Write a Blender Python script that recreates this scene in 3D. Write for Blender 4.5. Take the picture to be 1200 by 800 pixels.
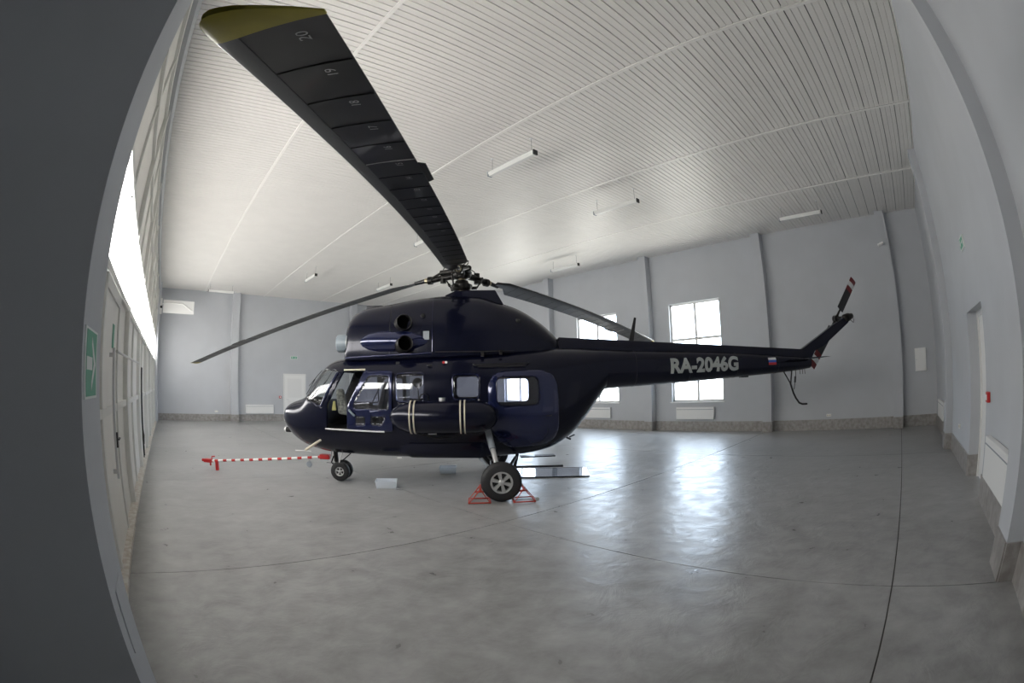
import bpy, bmesh, math, random
import numpy as np
from mathutils import Vector, Matrix

for o in list(bpy.data.objects):
    bpy.data.objects.remove(o, do_unlink=True)
scene = bpy.context.scene
COL = scene.collection
random.seed(7)

# ------------------------------------------------------------------ camera
CAM_H = 1.70
cam = bpy.data.cameras.new('camera')
cam.type = 'PANO'
cam.panorama_type = 'FISHEYE_EQUISOLID'
cam.sensor_width = 36.0
cam.sensor_height = 24.0
cam.fisheye_lens = 558.27 / 1200 * 36
cam.fisheye_fov = math.radians(230)
cam.clip_start = 0.05
cam_o = bpy.data.objects.new('camera', cam)
COL.objects.link(cam_o)
R_ = Vector((0.73902595, -0.6733998, -0.01932222))
U_ = Vector((-0.04862135, -0.08192278, 0.99545197))
F_ = Vector((0.67192009, 0.73472537, 0.09328467))
M = Matrix((R_, U_, -F_)).transposed().to_4x4()
M.translation = Vector((0, 0, CAM_H))
cam_o.matrix_world = M
scene.camera = cam_o

# ------------------------------------------------------------------ world and light
SKY = 10.0
GATE_LIGHT = 10.0     # glow put into the gate's milky panes in place of daylight
world = bpy.data.worlds.new('daylight')
scene.world = world
world.use_nodes = True
nt = world.node_tree
nt.nodes.clear()
n_out = nt.nodes.new('ShaderNodeOutputWorld')
n_bg = nt.nodes.new('ShaderNodeBackground')
n_tc = nt.nodes.new('ShaderNodeTexCoord')
n_sep = nt.nodes.new('ShaderNodeSeparateXYZ')
n_rmp = nt.nodes.new('ShaderNodeValToRGB')
n_map = nt.nodes.new('ShaderNodeMapRange')
n_map.inputs['From Min'].default_value = -1
n_map.inputs['From Max'].default_value = 1
nt.links.new(n_tc.outputs['Generated'], n_sep.inputs[0])
nt.links.new(n_sep.outputs['Z'], n_map.inputs['Value'])
nt.links.new(n_map.outputs[0], n_rmp.inputs[0])
nt.links.new(n_rmp.outputs[0], n_bg.inputs[0])
nt.links.new(n_bg.outputs[0], n_out.inputs[0])
e = n_rmp.color_ramp.elements
e[0].position = 0.485; e[0].color = (1.00, 0.93, 0.84, 1)      # sunlit apron outside
e[1].position = 0.515; e[1].color = (0.82, 0.93, 1.10, 1)      # hazy bright sky
n_bg.inputs[1].default_value = SKY

vs = scene.view_settings
vs.view_transform = 'Standard'
vs.look = 'None'
vs.gamma = 1
vs.use_curve_mapping = False
vs.exposure = 0.32
scene.cycles.use_denoising = True
scene.cycles.max_bounces = 14
scene.cycles.diffuse_bounces = 8
scene.cycles.glossy_bounces = 6
scene.cycles.transparent_max_bounces = 16
scene.cycles.sample_clamp_indirect = 12

def portal(name, loc, sx, sy, normal):
    l = bpy.data.lights.new(name, 'AREA')
    l.shape = 'RECTANGLE'; l.size = sx; l.size_y = sy
    l.cycles.is_portal = True
    o = bpy.data.objects.new(name, l); COL.objects.link(o)
    o.location = loc
    o.rotation_euler = Vector(normal).to_track_quat('-Z', 'Y').to_euler()
    return o

# ------------------------------------------------------------------ materials
MATS = {}
def mat(name, color, rough=0.5, metal=0.0, coat=0.0, spec=0.5, noise=0.0, nscale=8.0, bump=0.0, bscale=60.0,
        color2=None, trans=0.0, coat_rough=0.03):
    m = bpy.data.materials.new(name); m.use_nodes = True
    t = m.node_tree; b = t.nodes['Principled BSDF']
    b.inputs['Roughness'].default_value = rough
    b.inputs['Metallic'].default_value = metal
    b.inputs['Coat Weight'].default_value = coat
    b.inputs['Coat Roughness'].default_value = coat_rough
    b.inputs['Specular IOR Level'].default_value = spec
    b.inputs['Transmission Weight'].default_value = trans
    c = (*color, 1)
    b.inputs['Base Color'].default_value = c
    if noise > 0 or color2 is not None:
        g = t.nodes.new('ShaderNodeNewGeometry')
        nz = t.nodes.new('ShaderNodeTexNoise')
        nz.inputs['Scale'].default_value = nscale
        nz.inputs['Detail'].default_value = 5
        t.links.new(g.outputs['Position'], nz.inputs['Vector'])
        mx = t.nodes.new('ShaderNodeMix'); mx.data_type = 'RGBA'
        mr = t.nodes.new('ShaderNodeMapRange')
        mr.inputs['From Min'].default_value = 0.35; mr.inputs['From Max'].default_value = 0.65
        t.links.new(nz.outputs['Fac'], mr.inputs['Value'])
        t.links.new(mr.outputs[0], mx.inputs['Factor'])
        c2 = color2 if color2 is not None else tuple(max(0, v * (1 - noise)) for v in color)
        mx.inputs['A'].default_value = c
        mx.inputs['B'].default_value = (*c2, 1)
        t.links.new(mx.outputs['Result'], b.inputs['Base Color'])
    if bump > 0:
        g2 = t.nodes.new('ShaderNodeNewGeometry')
        nb = t.nodes.new('ShaderNodeTexNoise'); nb.inputs['Scale'].default_value = bscale
        nb.inputs['Detail'].default_value = 3
        t.links.new(g2.outputs['Position'], nb.inputs['Vector'])
        bp = t.nodes.new('ShaderNodeBump'); bp.inputs['Strength'].default_value = bump
        bp.inputs['Distance'].default_value = 0.01
        t.links.new(nb.outputs['Fac'], bp.inputs['Height'])
        t.links.new(bp.outputs[0], b.inputs['Normal'])
    MATS[name] = m
    return m

def glass_mat(name, tint=(0.9, 0.93, 0.95), gloss=0.5, rough=0.0):
    m = bpy.data.materials.new(name); m.use_nodes = True
    t = m.node_tree; t.nodes.clear()
    out = t.nodes.new('ShaderNodeOutputMaterial')
    tr = t.nodes.new('ShaderNodeBsdfTransparent'); tr.inputs[0].default_value = (*tint, 1)
    gl = t.nodes.new('ShaderNodeBsdfGlossy'); gl.inputs['Roughness'].default_value = rough
    fr = t.nodes.new('ShaderNodeMath'); fr.operation = 'POWER'; fr.inputs[1].default_value = 5
    lw = t.nodes.new('ShaderNodeLayerWeight'); lw.inputs[0].default_value = 0.5
    t.links.new(lw.outputs['Facing'], fr.inputs[0])
    mm = t.nodes.new('ShaderNodeMath'); mm.operation = 'MULTIPLY_ADD'; mm.inputs[1].default_value = 0.9; mm.inputs[2].default_value = gloss * 0.08
    mx = t.nodes.new('ShaderNodeMixShader')
    t.links.new(fr.outputs[0], mm.inputs[0]); t.links.new(mm.outputs[0], mx.inputs[0])
    t.links.new(tr.outputs[0], mx.inputs[1]); t.links.new(gl.outputs[0], mx.inputs[2])
    t.links.new(mx.outputs[0], out.inputs[0])
    MATS[name] = m
    return m

mat('wall', (0.52, 0.538, 0.568), 0.75, noise=0.05, nscale=1.2, bump=0.08, bscale=140)
mat('ceil', (0.84, 0.82, 0.785), 0.45, noise=0.03, nscale=2)
mat('ceil_gap', (0.16, 0.16, 0.16), 0.8)
mat('batten', (0.90, 0.885, 0.85), 0.4)
mat('base_floor', (0.10, 0.095, 0.09), 0.9)
mat('white', (0.80, 0.80, 0.79), 0.4)
mat('gate_white', (0.74, 0.74, 0.71), 0.45, noise=0.05, nscale=3)
mat('gate_panel', (0.80, 0.79, 0.75), 0.4, noise=0.04, nscale=2)
mat('sill', (0.66, 0.64, 0.60), 0.55, color2=(0.50, 0.44, 0.38), nscale=14)
mat('tile', (0.26, 0.245, 0.23), 0.35, color2=(0.37, 0.355, 0.345), nscale=9)
mat('navy', (0.0035, 0.0045, 0.016), 0.22, metal=0.2, coat=0.25, spec=0.3, coat_rough=0.04, bump=0.015, bscale=5)
mat('navy_gloss', (0.008, 0.013, 0.062), 0.15, metal=0.35, coat=0.9, coat_rough=0.02)
mat('navy_matte', (0.012, 0.013, 0.018), 0.38, metal=0.1, coat=0.15)
mat('interior', (0.02, 0.02, 0.022), 0.7)
mat('shade_black', (0.002, 0.002, 0.002), 1.0, spec=0.0)  # deep shade of the exhaust openings put into the colour
mat('black', (0.012, 0.012, 0.013), 0.45)
mat('hub_metal', (0.045, 0.043, 0.04), 0.4, metal=0.7, color2=(0.015, 0.015, 0.015), nscale=14)
mat('brass', (0.55, 0.48, 0.33), 0.3, metal=0.9)
mat('rubber', (0.018, 0.018, 0.02), 0.6)
mat('alu', (0.58, 0.58, 0.58), 0.35, metal=0.75)
mat('grey_paint', (0.30, 0.33, 0.36), 0.4)
mat('ring_grey', (0.22, 0.26, 0.29), 0.35)
mat('cream', (0.62, 0.57, 0.45), 0.5)
mat('red', (0.52, 0.02, 0.02), 0.4)
mat('chock_red', (0.45, 0.05, 0.03), 0.5)
mat('white_paint', (0.85, 0.85, 0.84), 0.4)
mat('blade', (0.018, 0.019, 0.021), 0.33, coat=0.2, noise=0.3, nscale=3)
mat('blade_le', (0.055, 0.057, 0.06), 0.42)
mat('blade_rib', (0.006, 0.006, 0.007), 0.5)
mat('blade_num', (0.6, 0.6, 0.6), 0.6)
mat('tip_yellow', (0.42, 0.35, 0.03), 0.4, noise=0.15, nscale=9)
mat('tip_white', (0.75, 0.75, 0.75), 0.5)
mat('reg_grey', (0.40, 0.42, 0.41), 0.5)
mat('flag_blue', (0.03, 0.12, 0.55), 0.5)
mat('flag_red', (0.55, 0.03, 0.03), 0.5)
mat('flag_white', (0.8, 0.8, 0.8), 0.5)
mat('trail_red', (0.16, 0.012, 0.015), 0.45)
mat('sign_green', (0.10, 0.36, 0.24), 0.5)
mat('sign_white', (0.72, 0.76, 0.74), 0.5)
mat('lamp_white', (0.76, 0.76, 0.74), 0.35)
mat('tray', (0.35, 0.42, 0.55), 0.06, metal=0.9)
mat('seat', (0.10, 0.105, 0.10), 0.8, color2=(0.30, 0.31, 0.28), nscale=26)
mat('yellow_tag', (0.62, 0.58, 0.22), 0.6)
m = bpy.data.materials.new('plastic'); m.use_nodes = True; MATS['plastic'] = m
_t = m.node_tree; _b = _t.nodes['Principled BSDF']; _b.inputs['Base Color'].default_value = (0.86, 0.89, 0.92, 1); _b.inputs['Roughness'].default_value = 0.25
_tl = _t.nodes.new('ShaderNodeBsdfTranslucent'); _tl.inputs[0].default_value = (0.90, 0.93, 0.96, 1)
_mx = _t.nodes.new('ShaderNodeMixShader'); _mx.inputs[0].default_value = 0.55
_t.links.new(_b.outputs[0], _mx.inputs[1]); _t.links.new(_tl.outputs[0], _mx.inputs[2]); _t.links.new(_mx.outputs[0], _t.nodes['Material Output'].inputs[0])
mat('ground_out', (0.5, 0.48, 0.44), 0.9)
m = bpy.data.materials.new('milky_glow_glazing'); m.use_nodes = True; MATS['milky_glow_glazing'] = m
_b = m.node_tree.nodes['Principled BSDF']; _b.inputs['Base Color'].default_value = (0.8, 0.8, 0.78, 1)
_b.inputs['Emission Color'].default_value = (1.0, 0.975, 0.94, 1); _b.inputs['Emission Strength'].default_value = GATE_LIGHT  # panes emit by themselves, standing in for daylight from outside
glass_mat('win_glass', (0.93, 0.96, 0.97), 0.5)
glass_mat('heli_glass', (0.86, 0.87, 0.92), 0.75)
glass_mat('shield_glass', (0.90, 0.91, 0.91), 0.6)

# polished concrete
m = bpy.data.materials.new('concrete'); m.use_nodes = True; MATS['concrete'] = m
t = m.node_tree; b = t.nodes['Principled BSDF']
g = t.nodes.new('ShaderNodeNewGeometry')
def tnoise(scale, detail=6, rough=0.6, dist=0.0):
    n = t.nodes.new('ShaderNodeTexNoise'); n.inputs['Scale'].default_value = scale
    n.inputs['Detail'].default_value = detail; n.inputs['Roughness'].default_value = rough
    n.inputs['Distortion'].default_value = dist
    t.links.new(g.outputs['Position'], n.inputs['Vector']); return n
n1 = tnoise(0.45, 6, 0.6, 0.3); n2 = tnoise(3.4, 5, 0.60, 0.25); n3 = tnoise(45, 3); n4 = tnoise(3.2, 4, 0.60, 0.8)
r1 = t.nodes.new('ShaderNodeValToRGB')
r1.color_ramp.elements[0].position = 0.30; r1.color_ramp.elements[0].color = (0.195, 0.193, 0.190, 1)
r1.color_ramp.elements[1].position = 0.70; r1.color_ramp.elements[1].color = (0.405, 0.405, 0.403, 1)
mixn = t.nodes.new('ShaderNodeMix'); mixn.data_type = 'FLOAT'; mixn.inputs['Factor'].default_value = 0.6
t.links.new(n1.outputs['Fac'], mixn.inputs['A']); t.links.new(n2.outputs['Fac'], mixn.inputs['B'])
t.links.new(mixn.outputs['Result'], r1.inputs[0])
t.links.new(r1.outputs[0], b.inputs['Base Color'])
mrr = t.nodes.new('ShaderNodeMapRange'); mrr.inputs['From Min'].default_value = 0.3; mrr.inputs['From Max'].default_value = 0.7
mrr.inputs['To Min'].default_value = 0.27; mrr.inputs['To Max'].default_value = 0.44
t.links.new(n2.outputs['Fac'], mrr.inputs['Value']); t.links.new(mrr.outputs[0], b.inputs['Roughness'])
bp = t.nodes.new('ShaderNodeBump'); bp.inputs['Strength'].default_value = 0.30; bp.inputs['Distance'].default_value = 0.03
addh = t.nodes.new('ShaderNodeMath'); addh.operation = 'MULTIPLY_ADD'; addh.inputs[1].default_value = 0.05
t.links.new(n3.outputs['Fac'], addh.inputs[0]); t.links.new(n4.outputs['Fac'], addh.inputs[2])
t.links.new(addh.outputs[0], bp.inputs['Height']); t.links.new(bp.outputs[0], b.inputs['Normal'])
b.inputs['Specular IOR Level'].default_value = 0.35

# ------------------------------------------------------------------ mesh helpers
class MB:
    def __init__(s): s.v = []; s.f = []
    def add(s, verts, faces):
        k = len(s.v); s.v += [tuple(v) for v in verts]; s.f += [tuple(i + k for i in f) for f in faces]; return s
    def box(s, a, b):
        x0, y0, z0 = [min(p, q) for p, q in zip(a, b)]; x1, y1, z1 = [max(p, q) for p, q in zip(a, b)]
        return s.add([(x0,y0,z0),(x1,y0,z0),(x1,y1,z0),(x0,y1,z0),(x0,y0,z1),(x1,y0,z1),(x1,y1,z1),(x0,y1,z1)],
                     [(0,3,2,1),(4,5,6,7),(0,1,5,4),(1,2,6,5),(2,3,7,6),(3,0,4,7)])
    def hexa(s, p):      # 8 points, bottom 4 then top 4
        return s.add(p, [(0,3,2,1),(4,5,6,7),(0,1,5,4),(1,2,6,5),(2,3,7,6),(3,0,4,7)])
    def prism(s, poly, d):     # poly: list of 3D points (planar), extruded by vector d
        n = len(poly); d = Vector(d)
        v = [Vector(p) for p in poly] + [Vector(p) + d for p in poly]
        return s.add(v, [tuple(range(n))[::-1], tuple(range(n, 2*n))] + [(i, (i+1) % n, n+(i+1) % n, n+i) for i in range(n)])
    def cyl(s, p0, p1, r0, r1=None, n=16, caps=True):
        r1 = r0 if r1 is None else r1
        p0 = Vector(p0); p1 = Vector(p1); ax = (p1 - p0).normalized()
        u = ax.orthogonal().normalized(); w = ax.cross(u)
        v = []
        for p, r in ((p0, r0), (p1, r1)):
            for i in range(n):
                a = 2*math.pi*i/n; v.append(p + (u*math.cos(a) + w*math.sin(a))*r)
        f = [(i, (i+1) % n, n+(i+1) % n, n+i) for i in range(n)]
        if caps: f += [tuple(range(n))[::-1], tuple(range(n, 2*n))]
        return s.add(v, f)
    def tube(s, pts, r, n=8, closed=False, radii=None):
        pts = [Vector(p) for p in pts]; N = len(pts); v = []
        up = None
        for i, p in enumerate(pts):
            if closed: d = pts[(i+1) % N] - pts[i-1]
            else: d = pts[min(i+1, N-1)] - pts[max(i-1, 0)]
            d.normalize()
            if up is None: up = d.orthogonal().normalized()
            up = (up - d*up.dot(d)); up = up.normalized() if up.length > 1e-6 else d.orthogonal().normalized()
            w = d.cross(up); rr = radii[i] if radii else r
            for k in range(n):
                a = 2*math.pi*k/n; v.append(p + (up*math.cos(a) + w*math.sin(a))*rr)
        f = []
        for i in range(N if closed else N-1):
            j = (i+1) % N
            f += [(i*n+k, i*n+(k+1) % n, j*n+(k+1) % n, j*n+k) for k in range(n)]
        if not closed: f += [tuple(range(n))[::-1], tuple(range((N-1)*n, N*n))]
        return s.add(v, f)
    def lathe(s, o, ax, prof, n=32, closed=False):   # prof: (dist along axis, radius)
        o = Vector(o); ax = Vector(ax).normalized(); u = ax.orthogonal().normalized(); w = ax.cross(u); v = []
        for d, r in prof:
            for k in range(n):
                a = 2*math.pi*k/n; v.append(o + ax*d + (u*math.cos(a) + w*math.sin(a))*max(r, 1e-4))
        N = len(prof); f = []
        for i in range(N if closed else N-1):
            j = (i+1) % N
            f += [(i*n+k, i*n+(k+1) % n, j*n+(k+1) % n, j*n+k) for k in range(n)]
        if not closed: f += [tuple(range(n))[::-1], tuple(range((N-1)*n, N*n))]
        return s.add(v, f)
    def loft(s, rings, closed=True, caps=True):
        n = len(rings[0]); v = [p for r in rings for p in r]; f = []
        for i in range(len(rings)-1):
            for k in range(n if closed else n-1):
                f.append((i*n+k, i*n+(k+1) % n, (i+1)*n+(k+1) % n, (i+1)*n+k))
        if caps: f += [tuple(range(n))[::-1], tuple(range((len(rings)-1)*n, len(rings)*n))]
        return s.add(v, f)
    def build(s, name, m, parent=None, smooth=None, origin=None, bevel=0):
        me = bpy.data.meshes.new(name)
        vv = s.v
        if origin is not None:
            vv = [(x-origin[0], y-origin[1], z-origin[2]) for x, y, z in vv]
        me.from_pydata(vv, [], s.f); me.update()
        bm = bmesh.new(); bm.from_mesh(me); bmesh.ops.recalc_face_normals(bm, faces=bm.faces); bm.to_mesh(me); bm.free()
        return link_mesh(name, me, m, parent, smooth, origin, bevel)

def link_mesh(name, me, m, parent=None, smooth=None, origin=None, bevel=0):
    me.materials.append(MATS[m])
    o = bpy.data.objects.new(name, me); COL.objects.link(o)
    if origin is not None: o.location = origin
    if parent is not None: o.parent = parent
    if smooth: smooth_mesh(me, smooth)
    if bevel:
        bv = o.modifiers.new('bevel', 'BEVEL'); bv.width = bevel; bv.segments = 2; bv.limit_method = 'ANGLE'
    return o

def smooth_mesh(me, deg=40):
    bm = bmesh.new(); bm.from_mesh(me)
    lim = math.radians(deg)
    for f in bm.faces: f.smooth = True
    for ed in bm.edges:
        if len(ed.link_faces) == 2 and ed.calc_face_angle(0) > lim: ed.smooth = False
    bm.to_mesh(me); bm.free()

def inst(src, parent=None, loc=None, rot=None, scale=None):
    o = src.copy(); COL.objects.link(o)
    if parent is not None: o.parent = parent
    if loc is not None: o.location = loc
    if rot is not None: o.rotation_euler = rot
    if scale is not None: o.scale = scale
    return o

def tag(o, label, cat, group=None):
    o['label'] = label; o['category'] = cat
    if group: o['group'] = group
    return o
def struct(o, label=None):
    o['kind'] = 'structure'
    if label: o['label'] = label
    return o
def empty(name, loc, rz=0):
    o = bpy.data.objects.new(name, None); COL.objects.link(o)
    o.location = loc; o.rotation_euler = (0, 0, rz); o.empty_display_size = 0.1
    return o
def copy_tree(o, parent=None):
    kids = [c for c in bpy.data.objects if c.parent == o]
    c = o.copy(); COL.objects.link(c)
    if parent is not None: c.parent = parent
    for k in kids: copy_tree(k, c)
    return c

def text_mesh(body, size, offset=0.0, extrude=0.0):
    cu = bpy.data.curves.new('lettering', 'FONT'); cu.body = body; cu.size = size
    cu.offset = offset; cu.extrude = extrude; cu.resolution_u = 4
    to = bpy.data.objects.new('lettering_tmp', cu); COL.objects.link(to)
    dg = bpy.context.evaluated_depsgraph_get()
    me = bpy.data.meshes.new_from_object(to.evaluated_get(dg))
    bpy.data.objects.remove(to, do_unlink=True); bpy.data.curves.remove(cu)
    me.materials.clear()
    return me

# ------------------------------------------------------------------ room dimensions (metres, camera above the origin)
XW = 14.56          # window wall
XP = 14.26          # front of its pilasters
YE = 23.6           # far end wall
YR = -1.33          # right wall
XG = -0.58          # gate wall face
H = 6.15
T = 0.35            # wall thickness
XA = -3.6           # back of the niche beside the gate
YN = 1.90           # niche side of the gate pier
YP = 2.42           # far side of the pier
XPIER = -0.38       # face of the pier
YGATE0, YGATE1 = 2.42, 22.2

# ---- floor: slabs between sawn joints
fl = struct(MB().box((XA-.4, YR-.6, -0.20), (XW+.4, YE+.4, -0.012)).build('floor', 'base_floor'), 'grey polished concrete hangar floor with sawn joints')
fx = [XA, 3.76, 10.0, XW+.02]
fy = [YR-.22, -0.13, 4.35, 8.86, 13.35, 17.85, 22.3, YE+.02]
for i in range(3):
    for j in range(len(fy)-1):
        gp = 0.006
        MB().box((fx[i]+gp, fy[j]+gp, -0.012), (fx[i+1]-gp, fy[j+1]-gp, 0)).build('concrete_slab', 'concrete', fl)

# ---- ceiling: profiled panels between joint strips
cl = struct(MB().box((XA-.4, YR-.4, H+.045), (XW+.4, YE+.4, H+.25)).build('ceiling', 'ceil_gap'), 'off-white ceiling of narrow ribbed metal panels')
seams = [XA, 1.78, 4.97, 8.16, 11.38, XW+.02]
PW = 0.319; Y0 = 6.36
def panel_mesh(L):
    # three flat planks with two shallow grooves; open deep joint at the sides
    prof = []
    w = PW - 0.017
    pl = (w - 2*0.018)/3
    y = -w/2
    prof.append((y, 0.04)); prof.append((y, 0))
    for k in range(3):
        prof.append((y+pl, 0)); y += pl
        if k < 2:
            prof.append((y+0.003, 0.014)); prof.append((y+0.015, 0.014)); prof.append((y+0.018, 0)); y += 0.018
    prof.append((w/2, 0.04))
    v = []; f = []
    n = len(prof)
    for x in (-L/2, L/2):
        v += [(x, a, c) for a, c in prof]
    f = [(i, i+1, n+i+1, n+i) for i in range(n-1)]
    me = bpy.data.meshes.new('ceiling_panel'); me.from_pydata(v, [], f); me.update()
    bm = bmesh.new(); bm.from_mesh(me)
    for q in bm.faces:
        if q.normal.z > 0: q.normal_flip()
    bm.to_mesh(me); bm.free()
    me.materials.append(MATS['ceil'])
    return me
cells = []
rowme = []
k0 = math.ceil((YR - Y0)/PW) - 1; k1 = math.floor((YE - Y0)/PW)
for i in range(5):
    L = seams[i+1]-seams[i]-0.014
    rowme.append(panel_mesh(L))
    for k in range(k0, k1+1):
        xc = (seams[i]+seams[i+1])/2; yc = Y0 + (k+.5)*PW
        if i == 0 and yc > YN: xc2 = 0.4
        else: xc2 = xc
        cells.append((xc2*xc2 + yc*yc, i, xc, yc))
cells.sort()
for d, i, xc, yc in cells[:290]:
    o = bpy.data.objects.new('ceiling_panel', rowme[i]); COL.objects.link(o); o.location = (xc, yc, H); o.parent = cl
rest = MB()
for d, i, xc, yc in cells[290:]:
    me = rowme[i]
    rest.add([(p.co.x+xc, p.co.y+yc, p.co.z+H) for p in me.vertices], [tuple(p.vertices) for p in me.polygons])
ro = rest.build('far_ceiling_panels', 'ceil', cl); ro['kind'] = 'stuff'
# (row 1 panels over the gate pier simply run on above it)
for s_ in seams[1:-1]:
    MB().box((s_-.027, YR, H-.014), (s_+.027, YE, H+.04)).build('joint_strip', 'batten', cl)

# ---- window wall (x = XW)
WIN = [(5.90, 7.86), (10.14, 12.08), (14.60, 16.5)]
WZ0, WZ1 = 0.98, 4.33
wb = MB()
ys = [YR-T] + [v for w in WIN for v in w] + [YE+T]
for i in range(0, len(ys), 2):
    wb.box((XW, ys[i], 0), (XW+T, ys[i+1], H+.2))
for a, b_ in WIN:
    wb.box((XW, a, 0), (XW+T, b_, WZ0)); wb.box((XW, a, WZ1), (XW+T, b_, H+.2))
wback = struct(wb.build('wall_back', 'wall'), 'pale blue-grey painted wall with windows and pilasters')
WPIL = [(-.18, .12), (4.13, 4.43), (8.53, 8.83), (13.30, 13.60), (17.75, 18.05), (22.2, 22.5)]
for a, b_ in WPIL:
    MB().box((XP, a, 0), (XW, b_, H)).build('pilaster', 'wall', wback)
# ---- end wall (y = YE)
EPIL = [(3.30, 3.68), (9.85, 10.20)]
wfar = struct(MB().box((XG-.8, YE, 0), (XW+T, YE+T, H+.2)).build('wall_far', 'wall'), 'pale grey painted end wall beyond the nose of the helicopter')
for a, b_ in EPIL:
    MB().box((a, YE-.28, 0), (b_, YE, H)).build('pilaster', 'wall', wfar)
# ---- right wall (y = YR) with a recessed door
DX0, DX1, DZ = 6.30, 7.70, 2.38
wr = MB().box((XA-T, YR-.6, 0), (DX0, YR, H+.2)).box((DX1, YR-.6, 0), (XW+T, YR, H+.2)).box((DX0, YR-.6, DZ), (DX1, YR, H+.2))
wright = struct(wr.build('wall_right', 'wall'), 'pale painted side wall with a recessed white door')
RPIL = [(3.77, 4.22), (10.28, 10.72)]
for a, b_ in RPIL:
    MB().box((a, YR, 0), (b_, YR+.17, H)).build('pilaster', 'wall', wright)
# ---- gate wall
wl = MB().box((XA-T, YN, 0), (XPIER, YP, H+.2)).box((XG-.55, YGATE0, 5.78), (XG-.02, YGATE1, H+.2)).box((XG-.55, YGATE1, 0), (XG+.05, YE, H+.2))
wleft = struct(wl.build('wall_left', 'wall'), 'thick painted wall pier and header around the tall glazed gate')
struct(MB().box((XA-T, YR-.6, 0), (XA, YN, H+.2)).build('wall_niche', 'wall'), 'painted wall at the back of the niche beside the pier')
# access hatch and tall frame line on the pier
MB().box((XPIER, 2.05, 0.49), (XPIER+.008, 2.29, 0.81)).build('access_hatch', 'wall', wleft, bevel=.003)

# ---- skirting of stone tiles
BH = 0.32
def skirting(name, runs, label):
    root = None
    for (p0, p1, nrm) in runs:
        p0 = Vector((*p0, 0)); p1 = Vector((*p1, 0)); nv = Vector((*nrm, 0)); d = (p1-p0); L = d.length; d.normalize()
        k = max(1, round(L/0.6)); tl = L/k
        for i in range(k):
            a = p0 + d*(i*tl+.0015); b2 = p0 + d*((i+1)*tl-.0015)
            th = .018 + random.uniform(-.001, .001)
            q = [a, b2, b2+nv*th, a+nv*th]
            mb = MB().hexa([v for v in q] + [v+Vector((0, 0, BH)) for v in q])
            if root is None:
                back = MB().hexa([p0, p1, p1+nv*.006, p0+nv*.006] + [v+Vector((0, 0, BH-.004)) for v in (p0, p1, p1+nv*.006, p0+nv*.006)])
                root = struct(back.build(name, 'tile'), label)
            mb.build('skirting_tile', 'tile', root)
def wall_runs(axis, const, pil, front, lo, hi, nsign):
    runs = []; edges = sorted(pil); cur = lo
    for a, b_ in edges:
        if a > cur: runs.append((cur, a, const, 0))
        runs.append((a, b_, front, 1)); cur = b_
    runs.append((cur, hi, const, 0))
    out = []
    for a, b_, c, isp in runs:
        if axis == 'y': out.append(((c, a), (c, b_), (nsign, 0)))
        else: out.append(((a, c), (b_, c), (0, nsign)))
        if isp:
            if axis == 'y':
                out.append(((const, a), (front, a), (0, -1))); out.append(((const, b_), (front, b_), (0, 1)))
            else:
                out.append(((a, const), (a, front), (-1, 0))); out.append(((b_, const), (b_, front), (1, 0)))
    return out
skirting('baseboard_back', wall_runs('y', XW, WPIL, XP, YR, YE, -1), 'grey-brown stone skirting tiles below the windows')
skirting('baseboard_far', wall_runs('x', YE, EPIL, YE-.28, XG+.05, XW, -1), 'grey-brown stone skirting tiles along the end wall')
rr = wall_runs('x', YR, [RPIL[0]], YR+.17, XA, DX0, 1) + wall_runs('x', YR, [RPIL[1]], YR+.17, DX1, XW, 1)
rr += [((DX1, YR-.2), (DX1, YR), (-1, 0)), ((DX0, YR-.2), (DX0, YR), (1, 0))]
skirting('baseboard_right', rr, 'grey-brown stone skirting tiles along the side wall')

# ---- windows
def frame_bar(mb, y0, y1, z0, z1, x, w=.07):
    return mb.box((x, y0, z0), (x+w, y1, z1))
for n, (a, b_) in enumerate(WIN):
    root = struct(empty('window_%d' % (n+1), (XW+.10, (a+b_)/2, WZ0)))
    root['label'] = 'white framed four-pane window ' + ('behind the lettered tail boom', 'crossed by the tip of the rear rotor blade', 'seen through the rear cabin door')[n]
    hw = (b_-a)/2; hz = WZ1-WZ0; fw_ = .065
    f = MB()
    f.box((0, -hw, 0), (.07, -hw+fw_, hz)).box((0, hw-fw_, 0), (.07, hw, hz)).box((0, -hw, 0), (.07, hw, fw_)).box((0, -hw, hz-fw_), (.07, hw, hz))
    f.build('window_frame', 'white', root)
    zt = 3.09-WZ0
    MB().box((0, -.045, fw_), (.07, .045, hz-fw_)).build('mullion', 'white', root)
    MB().box((.002, -hw+fw_, zt-.045), (.068, hw-fw_, zt+.045)).build('transom', 'white', root)
    for y0, y1 in ((-hw+fw_, -.045), (.045, hw-fw_)):
        for z0, z1 in ((fw_, zt-.045), (zt+.045, hz-fw_)):
            MB().box((.030, y0, z0), (.036, y1, z1)).build('pane', 'win_glass', root)
    MB().box((-.14, -hw-.06, -.035), (.02, hw+.06, 0)).build('window_sill', 'white', root, bevel=.006)
    portal('portal_window', (XW+T+.02, (a+b_)/2, (WZ0+WZ1)/2), b_-a, WZ1-WZ0, (-1, 0, 0))

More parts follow.
